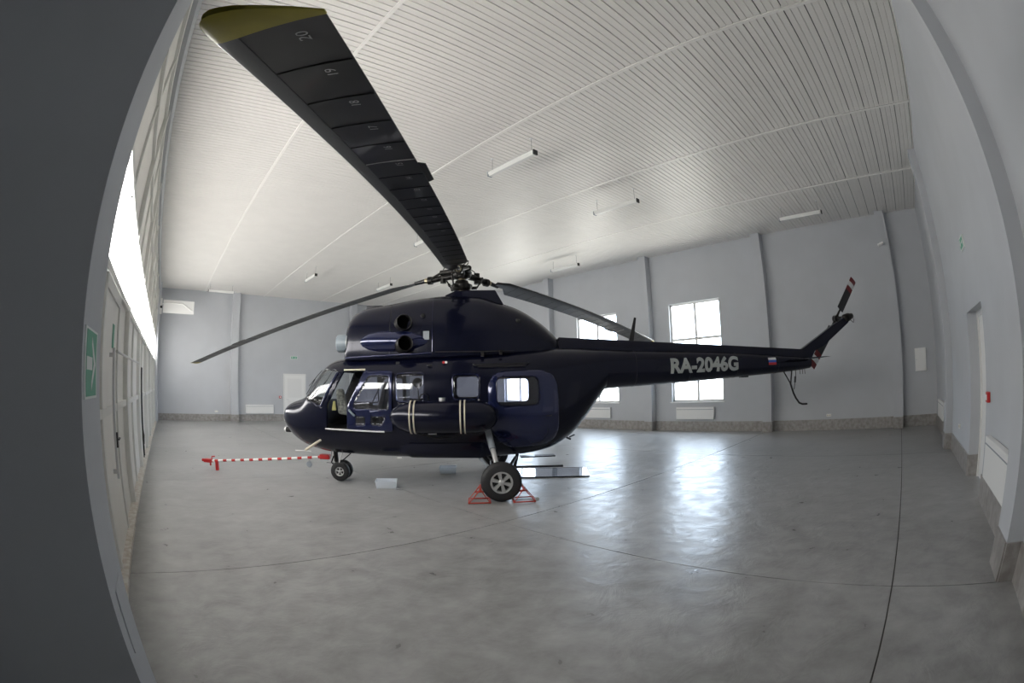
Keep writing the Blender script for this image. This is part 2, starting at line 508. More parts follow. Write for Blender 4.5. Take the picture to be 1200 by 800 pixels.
# ---- gate
gate = struct(empty('door_1', (XG, YGATE0, 0)), 'tall white folding hangar gate with a glazed band')
gy0 = 0.0; gy1 = YGATE1-YGATE0
posts = [0.06, 1.34, 4.56, 7.56, 10.56, 13.56, 16.56, 19.70]
rails = [1.42, 2.68, 3.74, 4.93, 5.66]
MB().box((-.20, gy0, 0), (-.005, gy1, .055)).build('sill', 'sill', gate, bevel=.006)
for p_ in posts:
    MB().box((-.17, p_-.06, .055), (-.05, p_+.06, 5.78)).build('post', 'gate_white', gate, bevel=.004)
zs = [.055] + rails + [5.78]
for r_ in rails:
    for a, b_ in zip(posts[:-1], posts[1:]):
        MB().box((-.16, a+.06, r_-.04), (-.075, b_-.06, r_+.04)).build('rail', 'gate_white', gate)
for bi, (a, b_) in enumerate(zip(posts[:-1], posts[1:])):
    mid = (a+b_)/2
    for zi, (z0, z1) in enumerate(zip(zs[:-1], zs[1:])):
        if bi == 1 and zi < 2: continue
        for (u0, u1) in ((a+.06, mid-.03), (mid+.03, b_-.06)):
            if zi == 2:
                if u0 > a+.1: continue
                u1 = b_-.06
                MB().box((-.135, u0, z0+.04), (-.127, u1, z1-.04)).build('pane', 'milky_glow_glazing', gate)
            else:
                MB().box((-.145, u0, z0+(.03 if zi else 0)), (-.125, u1, z1-(.03 if zi < 5 else 0))).build('panel', 'gate_panel', gate)
    if bi != 1:
        MB().box((-.15, mid-.03, .055), (-.09, mid+.03, 2.66)).build('stile', 'gate_white', gate)
    MB().box((-.15, mid-.03, 3.70), (-.09, mid+.03, 5.78)).build('stile', 'gate_white', gate)
D = 1.28
# first bay below the glazing: fixed side panels and a wicket door
for (u0, u1) in ((posts[1]+.06, .62+D), (2.02+D, posts[2]-.06)):
    MB().box((-.145, u0, .055), (-.125, u1, 2.64)).build('panel', 'gate_panel', gate)
for u in (.64+D, 1.98+D):
    MB().box((-.16, u-.035, .055), (-.07, u+.035, 2.62)).build('stile', 'gate_white', gate)
MB().box((-.16, .66+D, 2.50), (-.07, 1.96+D, 2.62)).build('rail', 'gate_white', gate)
wk = MB().box((-.14, .675+D, .056), (-.09, 1.945+D, 2.50)).build('wicket_door', 'gate_panel', gate, bevel=.004)
MB().tube([(-.04, 1.30+D, .75), (-.04, 1.30+D, 2.02)], .014).box((-.09, 1.28+D, .8), (-.04, 1.32+D, .84)).box((-.09, 1.28+D, 1.93), (-.04, 1.32+D, 1.97)).build('push_bar', 'alu', wk)
MB().box((-.09, 1.72+D, 1.0), (-.06, 1.80+D, 1.16)).tube([(-.05, 1.76+D, 1.10), (-.035, 1.76+D, 1.10), (-.035, 1.62+D, 1.10)], .010).build('handle', 'black', wk)
MB().box((-.09, 1.46+D, 2.03), (-.083, 1.62+D, 2.27)).build('exit_sticker', 'sign_green', wk)
MB().tube([(-.03, 1.5+D, 2.0), (-.03, 5.7+D, 2.04)], .016).build('lock_bar', 'alu', gate)
for yy in (6.5+D, 6.75+D):
    MB().tube([(-.03, yy, 2.0), (-.03, yy+.05, .75), (-.02, yy-.18, .60), (-.02, yy+.02, .45), (-.02, yy+.2, .60), (-.03, yy+.05, .75), (-.03, yy+.05, .2)], .012, n=6).build('lock_rod', 'hub_metal', gate)

# ---- doors
d2 = struct(empty('door_2', (DX0, YR-.2, 0)), 'white door standing in the recess of the side wall')
w_ = DX1-DX0
MB().box((0, -.05, 0), (.08, .02, DZ)).box((w_-.08, -.05, 0), (w_, .02, DZ)).box((.08, -.05, DZ-.08), (w_-.08, .02, DZ)).build('door_frame', 'white', d2)
lf = MB().box((.08, -.04, .01), (w_-.08, -.005, DZ-.08)).build('door_leaf', 'white', d2, bevel=.003)
MB().tube([(.18, -.005, 1.03), (.18, .045, 1.03), (.30, .045, 1.03)], .010).build('door_handle', 'alu', lf)
d3 = struct(empty('door_3', (6.14, YE, 0)), 'white panelled door in the end wall')
MB().box((0, -.05, 0), (.07, 0, 2.34)).box((1.16, -.05, 0), (1.23, 0, 2.34)).box((.07, -.05, 2.26), (1.16, 0, 2.34)).build('door_frame', 'white', d3)
lf = MB().box((.07, -.03, .01), (1.16, -.005, 2.26)).build('door_leaf', 'white_paint', d3, bevel=.003)
for z0, z1 in ((.2, 1.0), (1.15, 2.1)):
    MB().box((.22, -.036, z0), (1.0, -.03, z1)).build('door_panel', 'white', lf, bevel=.002)
MB().tube([(.16, -.03, 1.05), (.16, -.07, 1.05), (.28, -.07, 1.05)], .010).build('door_handle', 'alu', lf)

# ------------------------------------------------------------------ helicopter
HO = Vector((5.42895, 6.3954, 0)); HEAD = math.radians(141.904)
heli = empty('helicopter', HO, HEAD)
tag(heli, 'dark navy blue twin-engine helicopter with three drooping rotor blades parked in the hangar', 'helicopter')
HM = Matrix.Translation(HO) @ Matrix.Rotation(HEAD, 4, 'Z'); HMI = HM.inverted()

def pchip(xs, ys):
    xs = np.array(xs, float); ys = np.array(ys, float)
    o = np.argsort(xs); xs = xs[o]; ys = ys[o]
    h = np.diff(xs); d = np.diff(ys)/h
    m_ = np.zeros(len(xs))
    for i in range(1, len(xs)-1):
        if d[i-1]*d[i] > 0:
            w1 = 2*h[i]+h[i-1]; w2 = h[i]+2*h[i-1]
            m_[i] = (w1+w2)/(w1/d[i-1]+w2/d[i])
    m_[0] = d[0]; m_[-1] = d[-1]
    def f(x):
        x = min(max(x, xs[0]), xs[-1])
        i = min(max(int(np.searchsorted(xs, x)-1), 0), len(xs)-2)
        t_ = (x-xs[i])/h[i]
        return float((2*t_**3-3*t_**2+1)*ys[i] + (t_**3-2*t_**2+t_)*h[i]*m_[i] + (-2*t_**3+3*t_**2)*ys[i+1] + (t_**3-t_**2)*h[i]*m_[i+1])
    return f
class Body:
    def __init__(s, rows):      # x, zb, zt, zc, w, n
        c = list(zip(*rows)); s.x0 = min(c[0]); s.x1 = max(c[0])
        s.zb, s.zt, s.zc, s.w, s.n = [pchip(c[0], c[i]) for i in range(1, 6)]
    def ring(s, x, N):
        zb, zt, zc, w, n = s.zb(x), s.zt(x), s.zc(x), s.w(x), s.n(x); out = []
        for k in range(N):
            a = 2*math.pi*k/N; c, q = math.cos(a), math.sin(a)
            y = w*math.copysign(abs(c)**(2/n), c)
            z = zc + (zt-zc if q > 0 else zc-zb)*math.copysign(abs(q)**(2/n), q)
            out.append((x, y, z))
        return out
    def hw(s, x, z):
        zb, zt, zc, w, n = s.zb(x), s.zt(x), s.zc(x), s.w(x), s.n(x)
        k = (z-zc)/(zt-zc) if z > zc else (zc-z)/(zc-zb)
        k = min(abs(k), .999)
        return w*(1-k**n)**(1/n)
    def mb(s, x0, x1, nx, N, caps=True):
        xs = [x0 + (x1-x0)*i/nx for i in range(nx+1)]
        return MB().loft([s.ring(x, N) for x in xs], caps=caps)

FUS = Body([
    (3.935, 1.13, 1.22, 1.17, .05, 2.0), (3.915, 1.06, 1.28, 1.16, .13, 2.0), (3.87, .985, 1.335, 1.15, .21, 2.0), (3.77, .86, 1.40, 1.13, .33, 2.1),
    (3.52, .685, 1.49, 1.10, .48, 2.2), (3.44, .65, 1.53, 1.10, .515, 2.25), (3.25, .59, 1.80, 1.12, .58, 2.3), (3.09, .555, 2.00, 1.15, .625, 2.4),
    (2.98, .54, 2.10, 1.20, .65, 2.5), (2.80, .525, 2.185, 1.25, .68, 2.6), (2.5, .515, 2.225, 1.30, .715, 2.8), (1.9, .495, 2.26, 1.35, .745, 3.0),
    (1.0, .485, 2.29, 1.38, .755, 3.1), (.3, .485, 2.32, 1.40, .755, 3.1), (-.42, .515, 2.345, 1.42, .74, 3.0), (-.88, .595, 2.355, 1.48, .69, 2.9),
    (-1.27, .80, 2.355, 1.60, .60, 2.7), (-1.62, 1.17, 2.345, 1.75, .48, 2.5), (-1.80, 1.42, 2.335, 1.86, .42, 2.4), (-1.95, 1.60, 2.33, 1.96, .375, 2.4)])
BOOM = Body([
    (-1.95, 1.60, 2.33, 1.96, .375, 2.4), (-2.2, 1.615, 2.315, 1.965, .355, 2.4), (-3.0, 1.645, 2.285, 1.97, .32, 2.4), (-4.05, 1.685, 2.245, 1.975, .285, 2.4),
    (-5.05, 1.722, 2.19, 1.97, .245, 2.4), (-5.95, 1.757, 2.125, 1.96, .20, 2.4), (-6.55, 1.79, 2.08, 1.95, .165, 2.4), (-6.83, 1.815, 2.05, 1.94, .14, 2.3)])

def to_bm(mb):
    me = bpy.data.meshes.new('tmp'); me.from_pydata(mb.v, [], mb.f); me.update()
    bm = bmesh.new(); bm.from_mesh(me); bpy.data.meshes.remove(me)
    bmesh.ops.recalc_face_normals(bm, faces=bm.faces)
    return bm
def clip_faces(bm, faces, planes):
    for co, no in planes:
        geom = set(faces)
        for f in faces: geom.update(f.edges); geom.update(f.verts)
        res = bmesh.ops.bisect_plane(bm, geom=list(geom), dist=1e-5, plane_co=co, plane_no=no)
        fs = [g_ for g_ in res['geom'] if isinstance(g_, bmesh.types.BMFace) and g_.is_valid]
        faces = [f for f in fs if (f.calc_center_median()-Vector(co)).dot(Vector(no)) > 0]
    return faces
def poly_planes(poly):
    A = sum(poly[i][0]*poly[(i+1) % len(poly)][1]-poly[(i+1) % len(poly)][0]*poly[i][1] for i in range(len(poly)))
    if A < 0: poly = poly[::-1]
    out = []
    for i in range(len(poly)):
        p, q = poly[i], poly[(i+1) % len(poly)]
        d = (q[0]-p[0], q[1]-p[1])
        out.append(((p[0], 0, p[1]), (-d[1], 0, d[0])))
    return out
def region(bm, poly, side):
    x0, x1 = min(p[0] for p in poly), max(p[0] for p in poly); z0, z1 = min(p[1] for p in poly), max(p[1] for p in poly)
    fs = []
    for f in bm.faces:
        c = f.calc_center_median()
        if c.y*side < .05 and side: continue
        if max(v.co.x for v in f.verts) < x0 or min(v.co.x for v in f.verts) > x1: continue
        if max(v.co.z for v in f.verts) < z0 or min(v.co.z for v in f.verts) > z1: continue
        if len(f.verts) > 12: continue
        fs.append(f)
    return clip_faces(bm, fs, poly_planes(poly))
def rrect(x0, x1, z0, z1, r, k=4):
    if x0 > x1: x0, x1 = x1, x0
    out = []
    for cx, cz, a0 in ((x1-r, z1-r, 0), (x0+r, z1-r, 90), (x0+r, z0+r, 180), (x1-r, z0+r, 270)):
        for i in range(k+1):
            a = math.radians(a0 + 90*i/k); out.append((cx+r*math.cos(a), cz+r*math.sin(a)))
    return out
def round_poly(poly, r, k=3):
    out = []; n = len(poly)
    for i in range(n):
        p0, p, p1 = Vector(poly[i-1]), Vector(poly[i]), Vector(poly[(i+1) % n])
        a = (p0-p).normalized(); c = (p1-p).normalized()
        rr_ = min(r, (p0-p).length*.45, (p1-p).length*.45)
        s0 = p+a*rr_; s1 = p+c*rr_
        for j in range(k+1):
            t_ = j/k; out.append(tuple((1-t_)**2*s0 + 2*t_*(1-t_)*p + t_*t_*s1))
    return out
def extract(bm, faces):
    nb = bmesh.new(); mp = {}
    for f in faces:
        vs_ = []
        for v in f.verts:
            if v not in mp: mp[v] = nb.verts.new(v.co)
            vs_.append(mp[v])
        try: nb.faces.new(vs_)
        except ValueError: pass
    return nb
def bm_obj(bm, name, m, parent, smooth=45, solid=0, m2=None):
    me = bpy.data.meshes.new(name); bm.normal_update(); bm.to_mesh(me); bm.free()
    o = link_mesh(name, me, m, parent, smooth)
    if solid:
        md = o.modifiers.new('thickness', 'SOLIDIFY'); md.thickness = solid; md.offset = -1
        if m2:
            me.materials.append(MATS[m2]); md.material_offset = 1; md.material_offset_rim = 0
    return o

fb = to_bm(FUS.mb(3.935, -1.95, 130, 72))
# windshield opening, two slanted planes
shield = clip_faces(fb, [f for f in fb.faces if f.calc_center_median().x > 2.3 and len(f.verts) < 12],
    [((3.43, 0, 1.545), (-.354, 0, 1)), ((2.985, 0, 1.36), (.891, 0, .453)), ((3.09, 0, 2.02), (.10, 0, -1))])
sb = extract(fb, shield)
bmesh.ops.delete(fb, geom=shield, context='FACES')
SLIDE_WIN = round_poly([(2.10, 1.88), (1.75, 1.88), (1.75, 1.34), (2.36, 1.34), (2.36, 1.43)], .05)
LOW1 = rrect(2.325, 2.16, 1.075, 1.225, .04)
LOW2 = round_poly([(2.06, 1.225), (1.82, 1.22), (1.815, 1.19), (1.90, 1.072), (2.07, 1.09)], .03)
OPEN_U = [(2.57, 1.965), (2.19, 1.965), (2.47, 1.35), (2.85, 1.40)]
OPEN_L = [(2.85, 1.40), (2.47, 1.35), (2.47, 1.005), (2.875, 1.005)]
STAR_F = round_poly([(2.56, 1.94), (2.24, 1.94), (2.24, 1.40), (2.80, 1.40)], .06)
WIN2 = rrect(1.64, 1.18, 1.47, 1.925, .05)
WIN3 = rrect(.715, .29, 1.495, 1.90, .07)
WIN4 = rrect(.01, -.67, 1.385, 1.85, .10)
panes = []
for side in (1, -1):
    lst = [('g', SLIDE_WIN), ('o', LOW1), ('o', LOW2), ('g', WIN2), ('g', WIN3), ('o', WIN4)]
    lst += [('o', OPEN_U), ('o', OPEN_L)] if side > 0 else [('g', STAR_F)]
    for kind, pl in lst:
        fs = region(fb, pl, side)
        if kind == 'g' and not (side > 0 and pl is SLIDE_WIN): panes.append((extract(fb, fs), pl, side))
        elif side < 0: panes.append((extract(fb, fs), pl, side))
        bmesh.ops.delete(fb, geom=fs, context='FACES')
fus = bm_obj(fb, 'fuselage', 'navy', heli, 40, .03, 'interior')
so = bm_obj(sb, 'windshield', 'shield_glass', heli, 45, .006)
def on_fus(x, z, side=1, off=.004, B=FUS): return (x, side*(B.hw(x, z)+off), z)
for pb, pl, side in panes:
    po = bm_obj(pb, 'window_pane', 'heli_glass', fus, 45, .005)
for side in (1, -1):
    for pl in (WIN2, WIN3) + (() if side > 0 else (STAR_F, SLIDE_WIN, WIN4)):
        MB().tube([on_fus(x, z, side, .002) for x, z in pl], .011, 6, closed=True).build('window_frame', 'navy_gloss', fus, 60)
# windshield posts and edges
def top_pt(x, y, off=.004):
    lo, hi = FUS.zc(x), FUS.zt(x); w, n = FUS.w(x), FUS.n(x)
    k = min(abs(y)/w, .999); return (x, y, FUS.zc(x)+(hi-lo)*(1-k**n)**(1/n)+off)
MB().tube([top_pt(3.44-.36*i/10, 0) for i in range(11)], .018, 6).build('windshield_post', 'navy_gloss', heli, 60)
for side in (1, -1):
    pts = []
    for i in range(13):
        t_ = i/12; z = 1.37+(1.95-1.37)*t_; x = 2.985-(z-1.36)*.5084
        pts.append(on_fus(x, z, side))
    MB().tube(pts, .020, 6).build('windshield_post', 'navy_gloss', heli, 60)
    # wiper
    a = Vector(top_pt(3.40, .22*side, .03)); c = Vector(top_pt(3.18, .36*side, .05))
    MB().tube([a, c], .008, 6).tube([c+Vector((.10, .05*side, -.12)), c+Vector((-.12, -.05*side, .16))], .006, 6).build('wiper', 'black', heli)

def patch(name, poly, side, m, off, thick, holes=(), bulge=0, center=None, rad=None, parent=None, B=FUS, xr=None, pane=True):
    x0, x1 = min(p[0] for p in poly), max(p[0] for p in poly)
    pb = to_bm(B.mb(min(x1+.1, B.x1), max(x0-.1, B.x0), 44, 96, caps=False))
    fs = region(pb, poly, side)
    q = extract(pb, fs); pb.free()
    glasses = []
    for hl in holes:
        hf = region(q, hl, side); glasses.append(extract(q, hf)); bmesh.ops.delete(q, geom=hf, context='FACES')
    def push(bm_):
        bm_.normal_update()
        for f in bm_.faces:
            if f.normal.y*side < 0: f.normal_flip()
        bm_.normal_update()
        nn = {v: v.normal.copy() for v in bm_.verts}
        for v in bm_.verts:
            o_ = off
            if bulge:
                d = ((abs(v.co.x-center[0])/rad[0])**2.6 + (abs(v.co.z-center[1])/rad[1])**2.6)
                o_ += bulge*max(0, 1-d)**.6
            v.co += nn[v]*o_
    push(q)
    o = bm_obj(q, name, m, parent or heli, 40, thick, 'interior')
    for gb in glasses:
        push(gb); bm_obj(gb, 'window_pane', 'heli_glass', o, 45, .005)
    return o
# sliding pilot door, pushed back
slide = patch('sliding_door', round_poly([(2.175, 1.95), (1.70, 1.95), (1.70, .985), (2.475, .985), (2.475, 1.36)], .03), 1, 'navy_gloss', .045, .025, [SLIDE_WIN, LOW1, LOW2])
MB().tube([on_fus(2.43-.012*i, 1.33-.012*i, 1, .075+.02*math.sin(i/8*3.1)) for i in range(9)], .018, 8).build('door_handle', 'ring_grey', slide, 60)
MB().tube([on_fus(2.89, 1.0, 1, .035), on_fus(2.5, .992, 1, .05), on_fus(1.84, .975, 1, .05)], .016, 8).build('door_rail', 'alu', heli, 60)
MB().tube([on_fus(2.56, 1.985, 1, .03), on_fus(2.17, 1.99, 1, .04)], .016, 8).build('door_rail', 'cream', heli, 60)
# bulged rear cabin door
rp = round_poly([(.15, 1.94), (-.99, 1.94), (-1.0, .74), (-.15, .70), (.15, 1.0)], .32, 8)
rear = patch('rear_cabin_door', rp, 1, 'navy_gloss', .02, .02, [WIN4], .05, (-.43, 1.33), (.62, .66))
MB().tube([on_fus(-.80-.07*math.cos(a), 1.20+.035*math.sin(a), 1, .035) for a in [i*2*math.pi/16 for i in range(16)]], .012, 6, closed=True).build('door_handle', 'alu', rear, 60)
MB().tube([on_fus(-.74, 1.21, 1, .05), on_fus(-.88, 1.20, 1, .065)], .012, 6).build('latch', 'black', rear)
MB().tube([on_fus(x, z, 1, .075) for x, z in WIN4], .008, 6, closed=True).build('window_frame', 'navy', rear, 60)
for cx, rx, rz in ((-.10, .20, .20), (-.62, .19, .23)):
    MB().tube([on_fus(cx+rx*math.cos(a), .98+rz*math.sin(a), 1, .055) for a in [i*2*math.pi/24 for i in range(24)]], .006, 5, closed=True).build('inspection_ring', 'navy_matte', rear, 60)
# grab rail above the rear door and small fittings
MB().tube([on_fus(.38, 2.06, 1, 0), on_fus(.36, 2.05, 1, .05), on_fus(-.50, 2.07, 1, .05), on_fus(-.53, 2.08, 1, 0)], .012, 6).tube([on_fus(.30, 2.02, 1, .045), on_fus(-.48, 2.03, 1, .045)], .009, 6).build('grab_rail', 'black', heli, 60)
MB().cyl(on_fus(.86, 2.10, 1, -.02), on_fus(.86, 2.10, 1, .05), .022, n=12).build('position_light', 'red', heli, 60)
MB().cyl(on_fus(.82, 2.10, 1, 0), on_fus(.82, 2.10, 1, .045), .020, n=12).build('position_light', 'white_paint', heli, 60)
MB().tube([on_fus(1.13, 2.05, 1, 0), on_fus(1.10, 2.055, 1, .05), on_fus(1.05, 2.06, 1, .05)], .016, 6).build('foot_step', 'black', heli)
# belly pan
MB().loft([[(x, -.69+d_, .78), (x, -.665+d_, .60), (x, -.60+d_, zz), (x, .60-d_, zz), (x, .665-d_, .60), (x, .69-d_, .78)] for x, zz, d_ in ((1.62, .60, .06), (1.42, .535, 0), (.3, .52, 0), (.10, .56, .05))]).build('belly_pan', 'navy', heli, 40)
# search light, pitot tubes, aerials under the nose
MB().cyl((3.78, .05, .90), (3.90, .05, .905), .045, .05, 16).build('search_light', 'black', heli, 60)
MB().cyl((3.90, .05, .905), (3.93, .05, .906), .048, n=16).build('search_light_lens', 'white_paint', heli, 60)
MB().tube([on_fus(3.02, .80, 1, -.03), (3.10, .60, .745), (3.31, .62, .61)], .022, 8).build('pitot_mast', 'cream', heli, 60)
MB().tube([(3.20, .62, .595), (3.50, .62, .60)], .014, 8).build('pitot_tube', 'alu', heli, 60)
for p, q in (((2.93, .25, .60), (2.95, .3, .37)), ((2.70, .25, .60), (2.79, .30, .37))):
    MB().tube([p, q], .010, 6).build('aerial_post', 'alu', heli)
MB().tube([(3.03, .3, .36), (2.60, .3, .355)], .005, 6).build('aerial_wire', 'black', heli)
MB().tube([(2.58, .15, .54), (2.80, .12, .36)], .010, 6).build('brace', 'black', heli)

# cockpit and cabin
cab = MB().box((3.25, -.50, .95), (-.9, .50, .99)).build('cabin_floor', 'interior', heli)
def heli_seat(x, y, z=.99):
    MB().box((x-.22, y-.20, z+.22), (x+.22, y+.20, z+.34)).box((x-.18, y-.16, z), (x+.18, y+.16, z+.22)).build('seat_cushion', 'interior', heli, bevel=.03)
    MB().hexa([(x-.30, y-.20, z+.30), (x-.20, y-.20, z+.30), (x-.20, y+.20, z+.30), (x-.30, y+.20, z+.30),
               (x-.40, y-.18, z+.80), (x-.33, y-.18, z+.80), (x-.33, y+.18, z+.80), (x-.40, y+.18, z+.80)]).build('seat_back', 'interior', heli, bevel=.02)
heli_seat(2.22, .32); heli_seat(2.22, -.32)
MB().hexa([(2.98, -.48, 1.05), (3.06, -.48, 1.05), (3.06, .48, 1.05), (2.98, .48, 1.05), (2.92, -.46, 1.48), (3.10, -.46, 1.48), (3.10, .46, 1.48), (2.92, .46, 1.48)]).build('instrument_panel', 'interior', heli, bevel=.02)
MB().hexa([(2.74, .30, 1.24), (2.53, .30, 1.21), (2.53, .44, 1.21), (2.74, .44, 1.24), (2.79, .26, 1.66), (2.66, .26, 1.68), (2.66, .38, 1.68), (2.79, .38, 1.66)]).build('seat_cover', 'seat', heli, bevel=.04)
MB().hexa([(2.84, .42, 1.30), (2.76, .42, 1.30), (2.76, .46, 1.30), (2.84, .46, 1.30), (2.82, .40, 1.46), (2.78, .40, 1.46), (2.78, .44, 1.46), (2.82, .44, 1.46)]).build('strap_tag', 'yellow_tag', heli, bevel=.01)
MB().tube([(2.60, .30, 1.0), (2.58, .30, 1.25), (2.52, .28, 1.45)], .015, 6).build('control_stick', 'black', heli)
MB().tube([(2.50, .2, 2.0), (2.46, .22, 1.88), (2.40, .2, 1.83), (2.34, .2, 1.88), (2.36, .2, 2.0)], .008, 6).build('headset_cable', 'black', heli)
MB().cyl((1.40, -.3, 1.78), (1.40, -.2, 1.78), .09, n=18).tube([(1.40, -.25, 1.7), (1.38, -.2, 1.45), (1.2, -.1, 1.3)], .012, 6).build('cabin_fan', 'black', heli)
MB().box((1.66, -.6, .99), (1.60, -.15, 2.12)).box((1.66, -.6, 2.0), (1.60, .6, 2.12)).build('bulkhead', 'interior', heli)

# engine cowling
COWL = Body([
    (2.635, 2.18, 2.58, 2.19, .34, 2.6), (2.60, 2.16, 2.80, 2.18, .44, 2.6), (2.54, 2.14, 2.93, 2.17, .50, 2.6), (2.46, 2.13, 3.02, 2.17, .535, 2.6), (2.30, 2.12, 3.085, 2.18, .56, 2.7),
    (1.9, 2.12, 3.15, 2.20, .585, 2.8), (1.2, 2.12, 3.265, 2.22, .60, 2.7), (.82, 2.12, 3.30, 2.23, .60, 2.6), (.3, 2.13, 3.28, 2.25, .59, 2.5),
    (-.15, 2.15, 3.15, 2.27, .55, 2.4), (-.4, 2.18, 3.06, 2.28, .50, 2.3), (-.78, 2.22, 2.83, 2.30, .40, 2.2), (-1.0, 2.26, 2.64, 2.31, .28, 2.1), (-1.2, 2.30, 2.42, 2.33, .08, 2.0)])
COWLM = COWL.mb(2.635, -1.2, 90, 56)
cowl = COWLM.build('engine_cowling', 'navy', heli, 40)
def seam(x, z0, z1, side, B=COWL, name='panel_seam', par=cowl, m='black'):
    n = 14
    MB().tube([on_fus(x, z0+(z1-z0)*i/n, side, .001, B) for i in range(n+1)], .006, 5).build(name, m, par)
for side in (1, -1):
    seam(1.775, 2.25, 3.10, side); seam(1.05, 2.28, 3.18, side, m='navy_gloss')
    # deck strip under the engines
    MB().tube([on_fus(x, 2.19+(2.6-x)*.045, side, .012, COWL) for x in [2.56-.1*i for i in range(16)]], .020, 6).build('deck_strip', 'navy_gloss', cowl, 60)
    MB().tube([on_fus(x, 2.275, side, .008, COWL) for x in [1.0-.1*i for i in range(14)]], .010, 6).build('deck_strip', 'black', cowl, 60)
    # engine fairing and intake
    MB().lathe((2.34, side*.47, 2.455), (-1, side*.05, 0), [(0, .01), (.03, .06), (.10, .115), (.22, .165), (.40, .19), (.75, .19), (.95, .165), (1.15, .10), (1.3, .02)], 32).build('engine_fairing', 'navy_gloss', cowl, 60)
    MB().lathe((2.75, side*.34, 2.455), (-1, 0, 0), [(.01, .135), (0, .145), (.02, .155), (.20, .155), (.20, .12), (.04, .12)], 32, closed=True).build('intake_ring', 'ring_grey', cowl, 50)
    MB().lathe((2.64, side*.34, 2.455), (-1, 0, 0), [(0, .02), (.0, .13), (.12, .15), (.14, .05)], 28).build('intake_duct', 'black', cowl, 50)
    MB().lathe((2.58, side*.34, 2.455), (-1, 0, 0), [(0, .150), (.015, .158), (.03, .150)], 28).build('intake_band', 'alu', cowl, 50)
    # exhaust stubs
    for (x, y, z, r) in ((1.55, .555, 2.765, .135), (1.51, .70, 2.40, .13)):
        MB().lathe((x, side*y, z), (-.40, side*.90, .10), [(-.28, r), (.09, r), (.10, r-.006), (.095, r-.014), (.03, r-.02), (.028, .02)], 32).build('exhaust_stub', 'hub_metal', cowl, 50)
        ax_ = Vector((-.40, side*.90, .10)).normalized(); c_ = Vector((x, side*y, z))
        MB().cyl(c_+ax_*.029, c_+ax_*.034, r-.021, n=28).build('exhaust_shade_disc', 'shade_black', cowl)  # black disc paints the dark depth inside the pipe
    MB().box((1.20, side*.575, 2.48), (1.10, side*.612, 2.62)).build('vent_plate', 'grey_paint', cowl)
    MB().lathe(on_fus(1.22, 2.88, side, -.02, COWL), (-.2, side, .25), [(0, .04), (.05, .035), (.055, .02)], 12).build('drain_scoop', 'black', cowl)
    MB().lathe(on_fus(-.38, 2.80, side, -.01, COWL), (0, side, .5), [(0, .05), (.03, .03), (.035, .01)], 12).build('fuel_vent', 'black', cowl)
    MB().box((.25, side*.60, 2.19), (.20, side*.66, 2.28)).build('cowl_latch', 'hub_metal', cowl)
    MB().box((-.05, side*.60, 2.22), (-.10, side*.65, 2.29)).build('cowl_latch', 'hub_metal', cowl)
MB().box((2.30, -.12, 3.05), (1.98, .12, 3.15)).build('top_hatch', 'navy_matte', cowl, bevel=.02)
# mast fairing
mf = [(.90, 3.20), (.86, 3.30), (.67, 3.385), (-.02, 3.385), (-.16, 3.12), (.3, 3.0)]
MB().loft([[(x, y*(1 if z < 3.3 else .8), z) for x, z in mf] for y in (-.22, -.2, .2, .22)]).build('mast_fairing', 'navy', cowl, bevel=.02)

# tail boom
boom = BOOM.mb(-1.95, -6.83, 70, 48).build('tail_boom', 'navy', heli, 40)
sp = []
for i in range(41):
    x = -1.0 - (6.62-1.0)*i/40
    zt = 2.545 + (2.24-2.545)*(x+1.12)/(-6.6+1.12); zb = (BOOM.zt(x) if x < -1.95 else FUS.zt(x)) - .05
    w = .15 + (.085-.15)*(-x-1)/5.6
    if i == 0: zt = zb+.08
    sp.append([(x, -w*1.15, zb), (x, -w, zb+(zt-zb)*.7), (x, -w*.6, zt), (x, w*.6, zt), (x, w, zb+(zt-zb)*.7), (x, w*1.15, zb)])
MB().loft(sp).build('drive_shaft_cover', 'navy', boom, 35)
for x in (-2.5, -3.6, -4.7, -5.8):
    r_ = BOOM.ring(x, 40)
    MB().tube([(p[0], p[1]*1.002, p[2]) for p in r_], .004, 5, closed=True).build('frame_seam', 'black', boom)
# fin with gearbox
finp = [(-6.45, 2.10), (-6.62, 2.24), (-7.74, 2.79), (-8.30, 3.00), (-8.45, 2.99), (-8.28, 2.83), (-7.35, 2.31), (-7.03, 2.19), (-6.88, 1.98), (-6.80, 1.85)]
MB().loft([[(x, y*(.5 if k < .5 else 1), z) for x, z in finp] for y, k in ((-.06, 0), (-.055, 1), (.055, 1), (.06, 0))]).build('tail_fin', 'navy', heli, bevel=.02)
MB().lathe((-8.16, -.03, 2.925), (-.95, 0, .22), [(0, .05), (.05, .10), (.24, .10), (.29, .075), (.37, .07), (.40, .03)], 18).build('tail_gearbox', 'hub_metal', heli, 50)
MB().tube([(-8.46, 0, 2.98), (-8.47, 0, 3.07)], .008, 6).build('beacon_post', 'black', heli)
MB().tube([(-8.38, .04, 2.90), (-8.50, .04, 2.84), (-8.53, .04, 2.93)], .008, 6).build('bonding_wire', 'black', heli)
